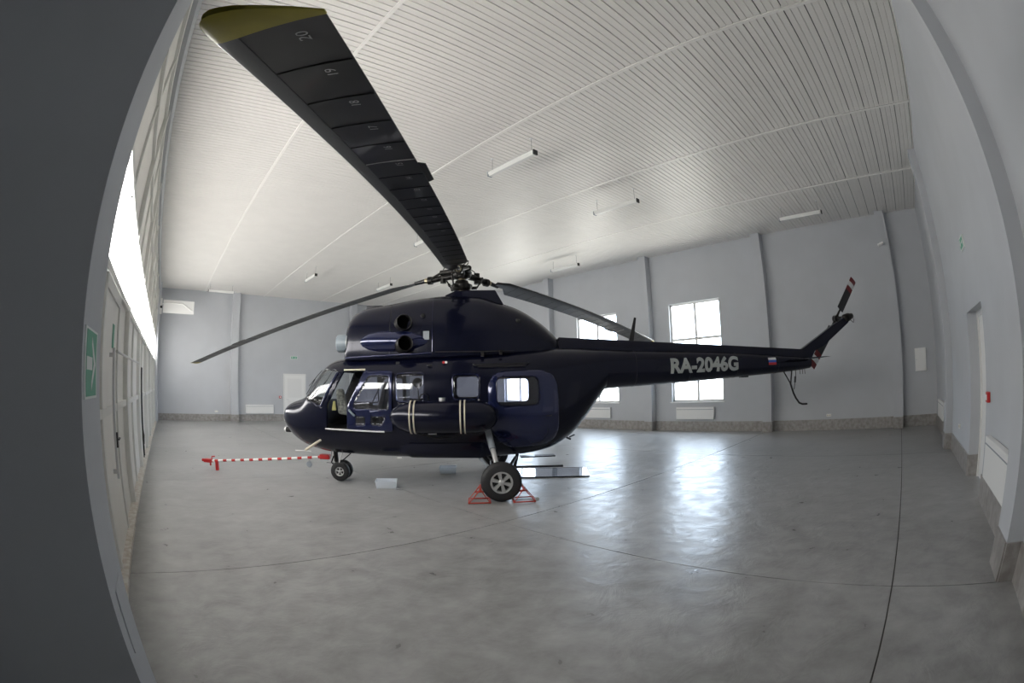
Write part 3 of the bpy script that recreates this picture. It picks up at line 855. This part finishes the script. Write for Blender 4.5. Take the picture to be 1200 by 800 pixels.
# tail rotor on the starboard side
th = Vector((-8.23, -.36, 2.98))
MB().cyl((-8.23, -.05, 2.96), (-8.23, -.46, 2.99), .045, n=14).cyl((-8.23, -.30, 2.975), (-8.23, -.42, 2.985), .085, n=14).build('tail_rotor_hub', 'hub_metal', heli, 50)
for sgn, dv in ((1, Vector((-9.11, -.36, 4.0))-th), (-1, Vector((-7.25, -.36, 1.86))-th)):
    L = dv.length; d = dv.normalized(); pr = Vector((d.z, 0, -d.x)) if sgn > 0 else Vector((-d.z, 0, d.x))
    ny = Vector((0, 1, 0))
    def strip(s0, s1, name, m, par, th_=.014, wd=.115):
        prof = [(-wd, 0), (-.05, th_), (.03, th_*1.2), (wd, 0), (.03, -th_*1.2), (-.05, -th_)]
        return MB().loft([[th + d*s_ + pr*a + ny*b2 for a, b2 in prof] for s_ in (s0, s1)]).build(name, m, par, 30)
    tb = strip(.30, L-.42, 'tail_rotor_blade', 'blade', heli)
    MB().cyl(th+d*.08, th+d*.32, .035, .025, 10).build('blade_grip', 'hub_metal', tb)
    strip(L-.42, L-.28, 'red_stripe', 'trail_red', tb); strip(L-.28, L-.14, 'white_stripe', 'tip_white', tb); strip(L-.14, L, 'red_stripe', 'trail_red', tb)
# stabiliser
for side in (1, -1):
    MB().loft([[(-6.05, y, 2.0+.01*abs(y)), (-6.2, y, 2.02), (-6.55, y, 2.025), (-6.75, y, 2.02), (-6.5, y, 2.005), (-6.2, y, 1.99)] for y in (side*.14, side*.93)]).build('stabiliser', 'navy', heli, 30)
# tail skid
MB().tube([(-6.26, 0, 1.52), (-6.30, 0, 1.42), (-6.35, 0, 1.30), (-6.42, 0, 1.19), (-6.52, 0, 1.08), (-6.62, 0, 1.045), (-6.76, 0, 1.04)], .022, 8).build('tail_skid', 'black', heli, 60)
MB().tube([(-6.05, .03, 1.78), (-6.26, 0, 1.52)], .015, 6).tube([(-6.29, .03, 1.79), (-6.27, 0, 1.50)], .018, 6).build('skid_strut', 'black', heli)
MB().tube([(-6.43, 0, 1.79), (-6.43, 0, 1.70), (-6.37, 0, 1.38)], .010, 6).cyl((-6.415, 0, 1.66), (-6.40, 0, 1.53), .024, n=10).build('skid_damper', 'black', heli)
for x in (-6.56, -6.64, -6.71):
    MB().tube([(x, 0, 1.80), (x-.01, 0, 1.70)], .007, 6).build('static_discharger', 'black', heli)
# aerials on the boom
MB().loft([[(-2.46, y, 2.42), (-2.56, y, 2.42), (-2.64, y*.5, 2.90), (-2.60, y*.5, 2.91)] for y in (-.014, .014)]).build('blade_antenna', 'black', heli)
MB().box((-4.9, -.05, 1.70), (-5.08, .05, 1.735)).build('belly_antenna', 'black', boom)
MB().tube([(-1.93, .02, 1.55), (-1.45, .02, .93)], .005, 5).build('aerial_wire', 'black', heli)
MB().tube([(-1.20, .02, .78), (-1.33, .02, .72)], .018, 6).tube([(-1.3, .02, .76), (-1.4, .02, .80)], .012, 6).build('drain_fitting', 'black', heli)
MB().box((-.40, .1, .46), (-1.0, .3, .48)).tube([(-.35, .2, .52), (-.30, .2, .30)], .03, 6).tube([(-.1, .2, .29), (-1.15, .2, .27)], .02, 6).build('ventral_aerial', 'navy_matte', heli)

# registration and flag on the boom
def boom_text(me, x0, z0, sx, name, m, shear=0.0):
    bm = bmesh.new(); bm.from_mesh(me)
    bmesh.ops.triangulate(bm, faces=bm.faces)
    bmesh.ops.subdivide_edges(bm, edges=bm.edges, cuts=2, use_grid_fill=True)
    for v in bm.verts:
        a, c = v.co.x*sx, v.co.y
        x = x0 - a; z = z0 + c - a*shear
        v.co = Vector((x, BOOM.hw(x, z)+.006, z))
    return bm_obj(bm, name, m, boom, 0)
tm = text_mesh('RA-2046G', .365, .016)
wid = max(v.co.x for v in tm.vertices)
o = boom_text(tm, -3.165, 1.850, 1.54/wid, 'registration_lettering', 'reg_grey', -.008)
o['label'] = 'light grey registration RA-2046G'
for k, (mn, nm) in enumerate((('flag_white', 'flag_white_stripe'), ('flag_blue', 'flag_blue_stripe'), ('flag_red', 'flag_red_stripe'))):
    z1 = 2.075-.05*k
    f = MB()
    rows = [[(x-(0.0 if 0 else .0), BOOM.hw(x, z)+.006, z) for x in np.linspace(-5.50, -5.72, 5)] for z in (z1, z1-.025, z1-.05)]
    f.loft(rows, closed=False, caps=False).build(nm, mn, boom)

# external fuel tanks
for side in (1, -1):
    cy = side*1.03; r = .255
    tk = MB().lathe((1.70, cy, 1.235), (-1, 0, 0), [(0, .02), (.02, .07), (.07, .13), (.16, .19), (.27, .23), (.36, r), (.9, r), (1.36, r), (1.46, .24), (1.56, .20), (1.64, .14), (1.68, .07), (1.69, .02)], 40).build('fuel_tank', 'navy', heli, 40)
    for xs_ in (1.32, .55):
        for dx in (-.032, .032):
            MB().lathe((xs_+dx-.011, cy, 1.235), (1, 0, 0), [(0, r), (0, r+.008), (.022, r+.008), (.022, r)], 40, closed=True).build('tank_strap', 'cream', tk, 40)
    MB().cyl((.87, cy-side*.03, 1.48), (.87, cy-side*.03, 1.535), .05, n=16).build('filler_cap', 'alu', tk, 50)
    MB().tube([(1.24, cy-side*.02, 1.5), (1.20, cy-side*.05, 1.58), (1.14, cy-side*.1, 1.60), (1.10, cy-side*.16, 1.55), (1.10, cy-side*.2, 1.46)], .012, 6).build('vent_hose', 'black', tk, 60)
    for xs_ in (1.32, .55):
        MB().hexa([(xs_-.05, side*.66, .98), (xs_+.05, side*.66, .98), (xs_+.05, side*.80, 1.02), (xs_-.05, side*.80, 1.02), (xs_-.05, side*.66, 1.5), (xs_+.05, side*.66, 1.5), (xs_+.05, side*.95, 1.45), (xs_-.05, side*.95, 1.45)]).build('tank_bracket', 'navy_matte', tk)
    MB().tube([(1.32, side*.9, .985), (1.15, side*.88, .93), (.95, side*.82, .88), (.72, side*.80, .90), (.55, side*.88, .98)], .014, 6).build('fuel_hose', 'black', tk, 60)
# small white marking under the near tank
MB().box((1.11, .775, .935), (.985, .78, .958)).box((1.12, .775, .935), (1.095, .78, .972)).build('white_marking', 'white_paint', heli)
MB().box((1.66, .70, .53), (1.58, .715, .555)).build('white_marking', 'white_paint', heli)

# landing gear
def wheel(name, c, r, w, hubr, side, parent, spokes=6, yaw=0):
    p = [(-w/2, hubr), (-w/2, r*.82), (-w*.42, r*.93), (-w*.22, r*.99), (0, r), (w*.22, r*.99), (w*.42, r*.93), (w/2, r*.82), (w/2, hubr), (w*.2, hubr*.95), (-w*.2, hubr*.95)]
    t_ = MB().lathe(c, (0, 1, 0), p, 40, closed=True).build('tyre', 'rubber', parent, 40)
    s_ = side
    MB().lathe(c, (0, s_, 0), [(-w*.35, hubr*.9), (-w*.35, hubr*.98), (w*.47, hubr*1.02), (w*.50, hubr*.98), (w*.47, hubr*.84), (w*.22, hubr*.80)], 36, closed=True).build('rim', 'alu', t_, 35)
    MB().cyl(Vector(c)+Vector((0, s_*w*.10, 0)), Vector(c)+Vector((0, s_*w*.2, 0)), hubr*.95, n=32).build('rim_disc', 'black', t_)
    for k in range(spokes):
        a = 2*math.pi*k/spokes + .3
        u = Vector((math.cos(a), 0, math.sin(a))); v = Vector((-math.sin(a), 0, math.cos(a))); y0, y1 = s_*w*.24, s_*w*.46
        cc = Vector(c)
        P = lambda rr_, tt, yy: cc + u*rr_ + v*tt + Vector((0, yy, 0))
        MB().hexa([P(hubr*.2, -hubr*.12, y0), P(hubr*.88, -hubr*.2, y0), P(hubr*.88, hubr*.2, y0), P(hubr*.2, hubr*.12, y0),
                   P(hubr*.2, -hubr*.10, y1), P(hubr*.88, -hubr*.18, y1), P(hubr*.88, hubr*.18, y1), P(hubr*.2, hubr*.10, y1)]).build('spoke', 'alu', t_)
    MB().lathe(c, (0, s_, 0), [(w*.2, hubr*.30), (w*.50, hubr*.28), (w*.54, hubr*.2), (w*.55, .004)], 20).build('hub_cap', 'alu', t_, 40)
    return t_
for side in (1, -1):
    wheel('main', (0, side*1.525, .30), .30, .19, .165, side, heli)
    MB().tube([(.165, side*.72, 1.0), (.10, side*1.05, .72)], .052, 14).build('oleo_cylinder', 'grey_paint', heli, 50)
    MB().tube([(.10, side*1.05, .72), (.0, side*1.40, .31)], .040, 14).build('oleo_piston', 'alu', heli, 50)
    MB().cyl((0, side*1.36, .30), (0, side*1.5, .30), .04, n=12).build('axle', 'grey_paint', heli)
    MB().tube([(.30, side*.50, .52), (.02, side*1.38, .30)], .030, 10).build('lower_strut', 'grey_paint', heli, 50)
    MB().tube([(-.30, side*.45, .50), (.0, side*1.38, .30)], .026, 10).build('lower_strut', 'black', heli, 50)
    MB().tube([(.02, side*1.36, .36), (.13, side*1.22, .42), (.14, side*1.1, .55)], .012, 6).build('torque_link', 'grey_paint', heli)
# nose gear
for y in (.115, -.115):
    wheel('nose', (2.83, y, .18), .18, .11, .085, 1 if y > 0 else -1, heli, 5)
MB().tube([(2.94, 0, .60), (2.93, 0, .34)], .042, 12).build('nose_oleo', 'black', heli, 50)
MB().tube([(2.93, 0, .36), (2.93, 0, .24), (2.83, 0, .18)], .028, 10).cyl((2.83, -.14, .18), (2.83, .14, .18), .022, n=10).build('nose_fork', 'hub_metal', heli, 50)
MB().tube([(2.98, 0, .44), (3.03, 0, .32), (2.95, 0, .24)], .014, 6).build('torque_link', 'black', heli)

# rotor head
HX, HZ = .575, 3.70
MB().lathe((HX, 0, 3.30), (0, 0, 1), [(0, .10), (.12, .10), (.14, .07), (.34, .065), (.36, .05)], 20).build('rotor_mast', 'brass', heli, 50)
MB().lathe((HX, 0, 3.40), (0, 0, 1), [(0, .13), (.03, .17), (.07, .19), (.11, .19), (.14, .13), (.19, .11), (.20, .06)], 24).build('swash_plate', 'hub_metal', heli, 50)
MB().lathe((HX, 0, 3.62), (0, 0, 1), [(0, .08), (.02, .15), (.07, .18), (.13, .18), (.17, .13), (.20, .11), (.25, .10), (.27, .05)], 24).build('rotor_hub', 'hub_metal', heli, 50)
# tip x, y, z in the room, droop shape, pitch at the tip, extra pitch at the root, hub arm direction
tips = []
for wx_, wy_, z_, dr, pt_, tw_, arm in ((.095, 1.203, 2.786, .523, .043, -.101, -121), (.825, 12.57, 2.263, .876, .15, 0, 119), (12.089, 7.336, 2.873, .548, .219, .035, -1)):
    q = HMI @ Vector((wx_, wy_, z_)); tips.append((q.x, q.y, q.z, math.radians(arm), dr, pt_, tw_))
def blade(tip, numbers):
    T_ = Vector(tip[:3]); c = Vector((HX, 0, 3.70))
    d2_ = Vector((T_.x-HX, T_.y, 0)); Lh = d2_.length; d2_.normalize()
    lead = Vector((d2_.y, -d2_.x, 0))      # clockwise rotor: leading side
    arm_a = tip[3]-HEAD; ad = Vector((math.cos(arm_a), math.sin(arm_a), 0))
    ad = (ad*.35 + d2_*.65).normalized()
    # arm, hinge blocks, damper
    c0 = c + ad*.12; c1 = c + ad*.36 + Vector((0, 0, -.02)); c2 = c + d2_*.62 + Vector((0, 0, -.055)); root = c + d2_*.92 + Vector((0, 0, -.09))
    sd = Vector((-ad.y, ad.x, 0))
    MB().cyl(c0, c1, .065, .055, 12).cyl(c1-Vector((0, 0, .10)), c1+Vector((0, 0, .10)), .055, n=12).build('hub_arm', 'hub_metal', heli, 40)
    MB().cyl(c1, c2, .050, .060, 12).cyl(c2-d2_*.05, c2+d2_*.03, .075, n=14).build('pitch_sleeve', 'hub_metal', heli, 40)
    MB().cyl(c2+d2_*.04, c2+d2_*.09, .050, n=14).build('grip_ring', 'brass', heli, 40)
    MB().cyl(c2+d2_*.09, root, .042, .035, 12).build('blade_shank', 'blade', heli, 40)
    MB().cyl(c0+sd*.12+Vector((0, 0, .05)), c1+sd*.13+Vector((0, 0, .06)), .05, n=12).cyl(c1+sd*.13+Vector((0, 0, .06)), c2+sd*.04, .022, n=8).build('lag_damper', 'hub_metal', heli, 40)
    pl0 = c1 - sd*.16 + Vector((0, 0, -.02)); pl1 = Vector((HX, 0, 3.47)) + (ad*.24 - sd*.14)
    MB().tube([c1, pl0], .022, 8).tube([pl0, pl1], .014, 8).cyl(pl0.lerp(pl1, .4), pl0.lerp(pl1, .6), .026, n=10).build('pitch_link', 'hub_metal', heli, 40)
    MB().tube([Vector((HX, 0, 3.47))+ad*.1, pl1], .03, 8).build('swash_arm', 'hub_metal', heli, 40)
    hz = c + Vector((0, 0, .14))
    MB().tube([hz+sd*.05, hz+ad*.12+sd*.12+Vector((0, 0, .05)), hz+ad*.26+sd*.12+Vector((0, 0, .06)), hz+ad*.34+sd*.05+Vector((0, 0, -.02)), hz+ad*.36+Vector((0, 0, -.1))], .008, 6).build('brake_hose', 'black', heli)
    r0 = 1.0; dr, pt_, tw_ = tip[4:7]
    def P(s):      # s in 0..1 from r0 to tip
        r = r0 + (Lh-r0)*s; zz = c.z-.095 + (T_.z-(c.z-.095))*(dr*s + (1-dr)*s*s)
        return Vector((HX, 0, 0)) + d2_*r + Vector((0, 0, zz))
    def frame(s):
        a = pt_ + tw_*(1-s); tg = (P(s+.005)-P(s-.005)).normalized()
        l_ = (lead*math.cos(a) + Vector((0, 0, 1))*math.sin(a)).normalized()
        n_ = l_.cross(tg); n_ = n_ if n_.z > 0 else -n_
        return l_, n_.normalized(), tg
    CH = .42
    def Q(s, a, b2, u=0):        # chord position a in -1..1, height b2 above the chord, u metres outward
        l_, n_, tg = frame(min(s, 1)); return P(s) + l_*(a*CH/2) + n_*b2 + tg*u
    prof = [(1.0, 0), (.985, .010), (.96, .015), (.93, .020), (.87, .0225), (.80, .024), (.65, .0235), (.5, .022), (.25, .017), (.0, .012), (-.55, .005), (-1.0, .002), (-1.0, -.002), (-.55, -.005), (.0, -.012), (.25, -.016), (.5, -.020), (.65, -.0208), (.80, -.021), (.87, -.019), (.93, -.016), (.96, -.012), (.985, -.007)]
    N = 40
    rings = [[Q(i/N, a, b2) for a, b2 in prof] for i in range(N+1)]
    # cropped root end (step towards the trailing edge)
    rr0 = [Q(0.012, max(a, -.1), b2) for a, b2 in prof]
    pre = [Q(-.03, max(min(a, .55), -.1), b2) for a, b2 in prof]
    bl = MB().loft([pre, rr0] + rings[2:]).build('rotor_blade', 'blade', heli, 30)
    # lighter leading-edge strip (proud by 1 mm, lower and upper side)
    lep = [(.50, -.0225), (.80, -.0235), (.93, -.0185), (1.012, 0), (.93, .0225), (.80, .0265), (.50, .0245), (.50, .0225), (.80, .0240), (.93, .0200), (1.0, 0), (.93, -.016), (.80, -.021), (.50, -.0202)]
    MB().loft([[Q(i/N, a, b2) for a, b2 in lep] for i in range(2, N+1)]).build('leading_edge_strip', 'blade_le', bl, 30)
    # erosion strip tabs along the nose
    MB().tube([Q(i/N, 1.014, 0) for i in range(6, N+1)], .004, 5).build('erosion_strip', 'alu', bl)
    # tip cap: outer edge slanted, rounded towards the leading edge
    ue = pchip([-1.0, -.5, 0, .4, .65, .80, .93, .985, 1.0], [.02, .075, .125, .155, .160, .148, .115, .075, .045])
    cap = []
    for t_, k_ in ((-.04, 1.14), (.0, 1.14), (.4, 1.1), (.8, .95), (1.0, .55)):
        cap.append([Q(1, a*1.01, b2*k_ + (-.001 if b2 < 0 else .001), ue(a)*max(t_, 0) + (t_*.1 if t_ < 0 else 0)) for a, b2 in prof])
    MB().loft(cap).build('tip_cap', 'tip_yellow', bl, 40)
    # pocket ribs
    for k in range(1, 20):
        s = k/20
        MB().tube([Q(s, .48, -.0215), Q(s, 0, -.0125), Q(s, -.97, -.0035)], .0035, 4).build('pocket_rib', 'blade_num' if k == 15 else 'blade_rib', bl)
    # trim tab on the trailing edge
    a_, b_ = Q(.665, -1, 0), Q(.735, -1, 0); dd = b_-a_; l_, n_, tg = frame(.7)
    MB().prism([a_, b_, b_-l_*.045-dd*.06, a_-l_*.045+dd*.12], n_*.006).build('trim_tab', 'black', bl)
    if numbers:
        for k in range(20, 7, -1):
            s = (k-.13)/20 - (.004 if k == 20 else 0)
            me = text_mesh(str(k), .066)
            l_, n_, tg = frame(s); ctr = Q(s, -.56, -.0075)
            bm = bmesh.new(); bm.from_mesh(me)
            for v in bm.verts:
                q = v.co.copy(); v.co = ctr + tg*(q.x-.07) + l_*q.y
            bm_obj(bm, 'bay_number', 'blade_num', bl, 0)
    return bl
for k, tp in enumerate(tips): blade(tp, k == 0)

# ------------------------------------------------------------------ things on the floor
# tow bar (in line with the nose)
tow = empty('tow_bar', HM @ Vector((5.70, 0.02, 0)), HEAD)
tag(tow, 'red and white striped tow bar coupled to the nose wheel', 'tow bar')
p0 = Vector((0, 0, .185)); p1 = Vector((-2.56, -.02, .42))
MB().cyl(p0, p1, .024, n=12).build('bar', 'white_paint', tow, 50)
NB = 12
for k in range(NB):
    a = p0.lerp(p1, (k+.30)/NB); c = p0.lerp(p1, (k+.72)/NB)
    MB().cyl(a, c, .0255, n=12).build('red_band', 'red', tow, 50)
MB().box((.02, -.06, .145), (.20, .06, .215)).cyl((.20, -.0, .18), (.27, 0, .18), .03, n=10).tube([(.02, .0, .22), (.0, .02, .27), (-.08, .02, .28)], .014, 6).cyl((.06, 0, .08), (.06, 0, .15), .02, n=8).build('tow_head', 'red', tow, bevel=.01)
MB().box((-.14, -.03, .0), (-.08, .03, .19)).build('support_leg', 'red', tow, bevel=.006)
MB().box((-2.655, -.07, .38), (-2.46, .07, .47)).build('coupling', 'red', tow, bevel=.015)
MB().tube([(-2.22, -.01, .40), (-2.22, -.01, .30)], .012, 6).build('castor_fork', 'alu', tow)
MB().lathe((-2.22, -.035, .265), (0, 1, 0), [(0, .02), (0, .05), (.01, .058), (.03, .058), (.04, .05), (.04, .02)], 18).build('castor_wheel', 'grey_paint', tow, 40)

# wheel chocks: two red wire wedges
def chock(xl, sgn, label):
    c = empty('wheel_chock', HM @ Vector((xl, 1.525, 0)), HEAD)
    tag(c, label, 'wheel chock', 'red wheel chocks at the main wheel')
    y0, y1 = -.15, .15; L = .30; Hh = .22; r = .017
    def T3(y): return [(0, y, r), (sgn*L, y, r), (sgn*L*.45, y, Hh)]
    for y in (y0, y1):
        a, b2, c2 = T3(y); MB().tube([a, b2, c2], r, 6, closed=True).build('side_frame', 'chock_red', c, 50)
    a, b2, c2 = T3(y0); a2, b3, c3 = T3(y1)
    for p, q in ((a, a2), (b2, b3), (c2, c3)): MB().tube([p, q], r, 6).build('cross_bar', 'chock_red', c, 50)
    m_ = lambda p, q: tuple((u+v)/2 for u, v in zip(p, q))
    MB().tube([m_(a, c2), m_(b2, c2)], r*.8, 6).build('tie_bar', 'chock_red', c, 50)
    return c
chock(.175, 1, 'red tube-frame wheel chock wedged ahead of the near main wheel')
k2 = chock(-.175, -1, 'red tube-frame wheel chock wedged behind the near main wheel')
MB().lathe((-.33, .13, .05), (0, 1, 0), [(0, .01), (0, .03), (.03, .03), (.03, .01)], 12).build('bolt', 'alu', k2)

def crate(wx_, wy_, rz, L, W_, Hc, label):
    c = empty('plastic_box', (wx_, wy_, 0), rz); tag(c, label, 'box')
    t_ = .004; a, b2 = L/2*.9, W_/2*.9; A, B2 = L/2, W_/2
    outer0 = [(-a, -b2, 0), (a, -b2, 0), (a, b2, 0), (-a, b2, 0)]; outer1 = [(-A, -B2, Hc), (A, -B2, Hc), (A, B2, Hc), (-A, B2, Hc)]
    inner1 = [(-A+t_, -B2+t_, Hc), (A-t_, -B2+t_, Hc), (A-t_, B2-t_, Hc), (-A+t_, B2-t_, Hc)]; inner0 = [(-a+t_, -b2+t_, t_), (a-t_, -b2+t_, t_), (a-t_, b2-t_, t_), (-a+t_, b2-t_, t_)]
    MB().loft([outer0, outer1, inner1, inner0]).build('tub', 'plastic', c)
    MB().tube([(-A, -B2, Hc), (A, -B2, Hc), (A, B2, Hc), (-A, B2, Hc)], .009, 6, closed=True).build('rim', 'plastic', c, 50)
    return c
crate(3.62, 7.16, math.radians(-32), .36, .26, .12, 'translucent white plastic tub on the floor beside the nose wheels')
crate(5.26, 7.68, math.radians(-38), .33, .24, .13, 'translucent white plastic tub on the floor under the belly')
# shiny drip tray
tr = empty('drip_tray', (6.62, 6.22, 0), math.radians(133))
tag(tr, 'flat shiny blue-grey metal sheet lying on the floor behind the main wheel', 'metal sheet')
MB().box((-.72, -.46, .010), (.72, .46, .020)).build('sheet', 'tray', tr)
MB().box((-.72, -.47, .0), (.72, -.46, .024)).build('lip', 'navy_matte', tr)
MB().box((-.72, .46, .0), (.72, .47, .024)).build('lip', 'navy_matte', tr)
MB().box((-.70, -.44, 0), (.70, .44, .010)).build('backing', 'black', tr)

# ------------------------------------------------------------------ wall fittings
def radiator(x, y, rz, L, z0, z1, label, group=None):
    c = empty('convector_heater', (x, y, z0), rz); tag(c, label, 'radiator', group)
    h_ = z1-z0
    MB().box((-L/2, -.10, 0), (L/2, -.02, h_)).build('casing', 'white', c, bevel=.008)
    MB().box((-L/2+.02, -.104, h_-.085), (L/2-.02, -.10, h_-.07)).build('outlet_slot', 'grey_paint', c)
    for s_ in (-.3, .3): MB().box((L*s_-.03, -.02, .06), (L*s_+.03, 0, h_-.06)).build('wall_bracket', 'grey_paint', c)
    return c
for a, b_, lab in ((6.23, 7.66, 'white convector heater under the window below the lettered tail boom'), (10.47, 11.9, 'white convector heater under the window just behind the curved rear belly')):
    radiator(XW, (a+b_)/2, -math.pi/2, b_-a, .40, .80, lab, 'convector heaters under the windows')
radiator(4.84, YE, 0, 1.48, .36, .79, 'white convector heater on the end wall beside the white door')
radiator(5.05, YR, math.pi, 1.46, .40, .86, 'white convector heater on the side wall beside the recessed door')
radiator(12.4, YR, math.pi, 1.5, .40, .82, 'white convector heater in the far corner of the side wall')

def plate(name, c, ax, w, h_, d, m, label, cat, group=None, bevel=.004):
    x, y, z = c
    if ax == 'x-': o = MB().box((-d, -w/2, -h_/2), (0, w/2, h_/2))
    elif ax == 'x+': o = MB().box((0, -w/2, -h_/2), (d, w/2, h_/2))
    elif ax == 'y-': o = MB().box((-w/2, -d, -h_/2), (w/2, 0, h_/2))
    else: o = MB().box((-w/2, 0, -h_/2), (w/2, d, h_/2))
    o = o.build(name, m, None, bevel=bevel); o.location = c
    return tag(o, label, cat, group)
cab_ = empty('distribution_cabinet', (XW, -.80, 1.53)); tag(cab_, 'flat white distribution cabinet on the grey wall near the corner', 'cabinet')
MB().box((-.06, -.19, 0), (0, .19, .64)).build('body', 'white', cab_, bevel=.006)
dd_ = MB().box((-.068, -.175, .015), (-.06, .175, .625)).build('door', 'white_paint', cab_, bevel=.003)
MB().cyl((-.068, .14, .32), (-.075, .14, .32), .012, n=10).build('lock', 'alu', dd_)
def socket(c, rz, label):
    s_ = empty('wall_socket', c, rz); tag(s_, label, 'socket', 'wall sockets')
    MB().box((-.08, -.03, -.04), (.08, 0, .04)).build('base_plate', 'white', s_, bevel=.005)
    for k in (-.038, .038): MB().cyl((k, -.03, 0), (k, -.034, 0), .022, n=14).build('outlet', 'cream', s_)
socket((XW, 2.28, .44), -math.pi/2, 'small double wall socket above the skirting of the window wall')
socket((8.95, YR, .60), math.pi, 'small double wall socket beside the door recess')
socket((2.55, YE, .45), 0, 'small double wall socket above the skirting of the end wall')
def alarm(c, rz, label):
    s_ = empty('fire_alarm_button', c, rz); tag(s_, label, 'alarm', 'fire alarm buttons')
    MB().box((-.06, -.05, -.06), (.06, 0, .06)).build('housing', 'red', s_, bevel=.008)
    MB().box((-.03, -.056, -.03), (.03, -.05, .03)).build('press_plate', 'white_paint', s_)
alarm((6.05, YR, 1.26), math.pi, 'red fire alarm button on the side wall by the recessed door')
alarm((5.96, YE, 1.17), 0, 'red fire alarm button on the end wall by the white door')
def exit_sign(c, rz, label, w=.36, h_=.16, arrow=0):
    s_ = empty('exit_sign', c, rz); tag(s_, label, 'sign')
    MB().box((-w/2, -.03, -h_/2), (w/2, 0, h_/2)).build('sign_body', 'sign_white', s_, bevel=.004)
    MB().box((-w/2+.02, -.033, -h_/2+.02), (w/2-.02, -.03, h_/2-.02)).build('green_face', 'sign_green', s_)
    # running figure and arrow
    MB().box((-.10, -.036, -.03), (-.07, -.033, .03)).box((-.12, -.036, -.005), (-.05, -.033, .008)).cyl((-.085, -.033, .045), (-.085, -.036, .045), .012, n=10).build('running_figure', 'sign_white', s_)
    MB().box((.0, -.036, -.008), (.09, -.033, .008)).prism([(.08, -.036, -.03), (.12, -.036, 0), (.08, -.036, .03)], (0, .003, 0)).build('arrow', 'sign_white', s_)
exit_sign((6.72, YE, 3.15), 0, 'small green exit sign high on the end wall above the white door')
exit_sign((7.0, YR, 3.26), math.pi, 'small green exit sign high on the side wall above the recessed door', .30, .18)
# big direction sign on the pier
es = empty('direction_sign', (XPIER, 2.11, 1.765), 0)
tag(es, 'green emergency direction sign with a white arrow on the pier', 'sign')
MB().box((0, -.17, -.14), (.006, .17, .14)).build('sign_plate', 'sign_white', es)
MB().box((.006, -.14, -.13), (.008, .14, .13)).build('green_field', 'sign_green', es)
K = .64
ar = MB().prism([(.008, -.21*K, .04*K), (.008, -.21*K, -.04*K), (.008, .02*K, -.04*K), (.008, .02*K, .04*K)], (.002, 0, 0))
ar.prism([(.008, -.01*K, .17*K), (.008, -.01*K, .12*K), (.008, .10*K, 0), (.008, .17*K, 0)], (.002, 0, 0)).prism([(.008, -.01*K, -.17*K), (.008, .17*K, 0), (.008, .10*K, 0), (.008, -.01*K, -.12*K)], (.002, 0, 0))
ar.build('arrow', 'sign_white', es)
# security camera on the pilaster
sc_ = empty('security_camera', (XP, .07, 5.20)); tag(sc_, 'small white security camera high on the pilaster behind the tail rotor', 'camera')
MB().cyl((0, 0, 0), (-.10, 0, -.02), .02, n=10).build('bracket', 'white', sc_)
MB().cyl((-.10, -.06, -.03), (-.14, .12, -.09), .04, n=14).build('camera_body', 'white_paint', sc_, 50)
# swing panel at the far end of the gate
sw = empty('swing_panel', (XG+.05, 22.35, 4.78)); tag(sw, 'white rectangular panel on a bent bracket sticking out from the gate jamb', 'panel')
MB().box((.16, -.02, .02), (1.72, .02, .60)).build('panel_board', 'white_paint', sw, bevel=.005)
MB().tube([(0, -.04, .32), (.25, -.04, .48), (1.15, -.04, .46), (1.62, -.04, .18)], .03, 8).build('bracket_arm', 'white', sw, 50)
MB().cyl((.06, -.10, .26), (.06, .02, .26), .06, n=14).build('hinge', 'black', sw, 50)
MB().box((0, -.06, -.05), (.10, .06, .66)).build('wall_bracket', 'white', sw)

# ceiling lamps
def lamp(x, y, along_y, label, group):
    L = 1.27; z = 5.80
    c = empty('batten_lamp', (x, y, z), math.pi/2 if along_y else 0); tag(c, label, 'ceiling lamp', group)
    MB().box((-L/2, -.05, .01), (L/2, .05, .06)).build('lamp_body', 'lamp_white', c, bevel=.006)
    MB().loft([[(xx, -.045, .01), (xx, -.035, -.03), (xx, .035, -.03), (xx, .045, .01)] for xx in (-L/2+.02, L/2-.02)]).build('diffuser', 'lamp_white', c)
    for s_ in (-1, 1):
        MB().box((s_*L/2-.012, -.052, -.034), (s_*L/2+.012, .052, .062)).build('end_cap', 'black' if s_ < 0 else 'grey_paint', c)
        MB().cyl((s_*.55, 0, .06), (s_*.55, 0, H-z), .003, n=6).build('hanging_wire', 'black', c)
        MB().cyl((s_*.55, 0, H-z-.02), (s_*.55, 0, H-z), .03, n=12).build('ceiling_mount', 'white', c)
for x, y, tx in ((5.53, 5.97, 'above the rotor mast'), (8.87, 5.97, 'above the rear of the engine cowling'), (12.43, 2.25, 'before the wall behind the tail rotor'),
                 (12.43, 10.75, 'before the wall above the half-hidden window'), (5.5, 17.3, 'above the white door in the end wall'), (8.8, 17.4, 'behind the top of the engine intake'), (6.85, 10.95, 'behind the drooping near rotor blade')):
    lamp(x, y, True, 'white batten lamp hung on wires ' + tx, 'hanging batten lamps')
lamp(2.42, 21.65, False, 'white batten lamp hung crosswise under the ceiling close to the end wall', None)
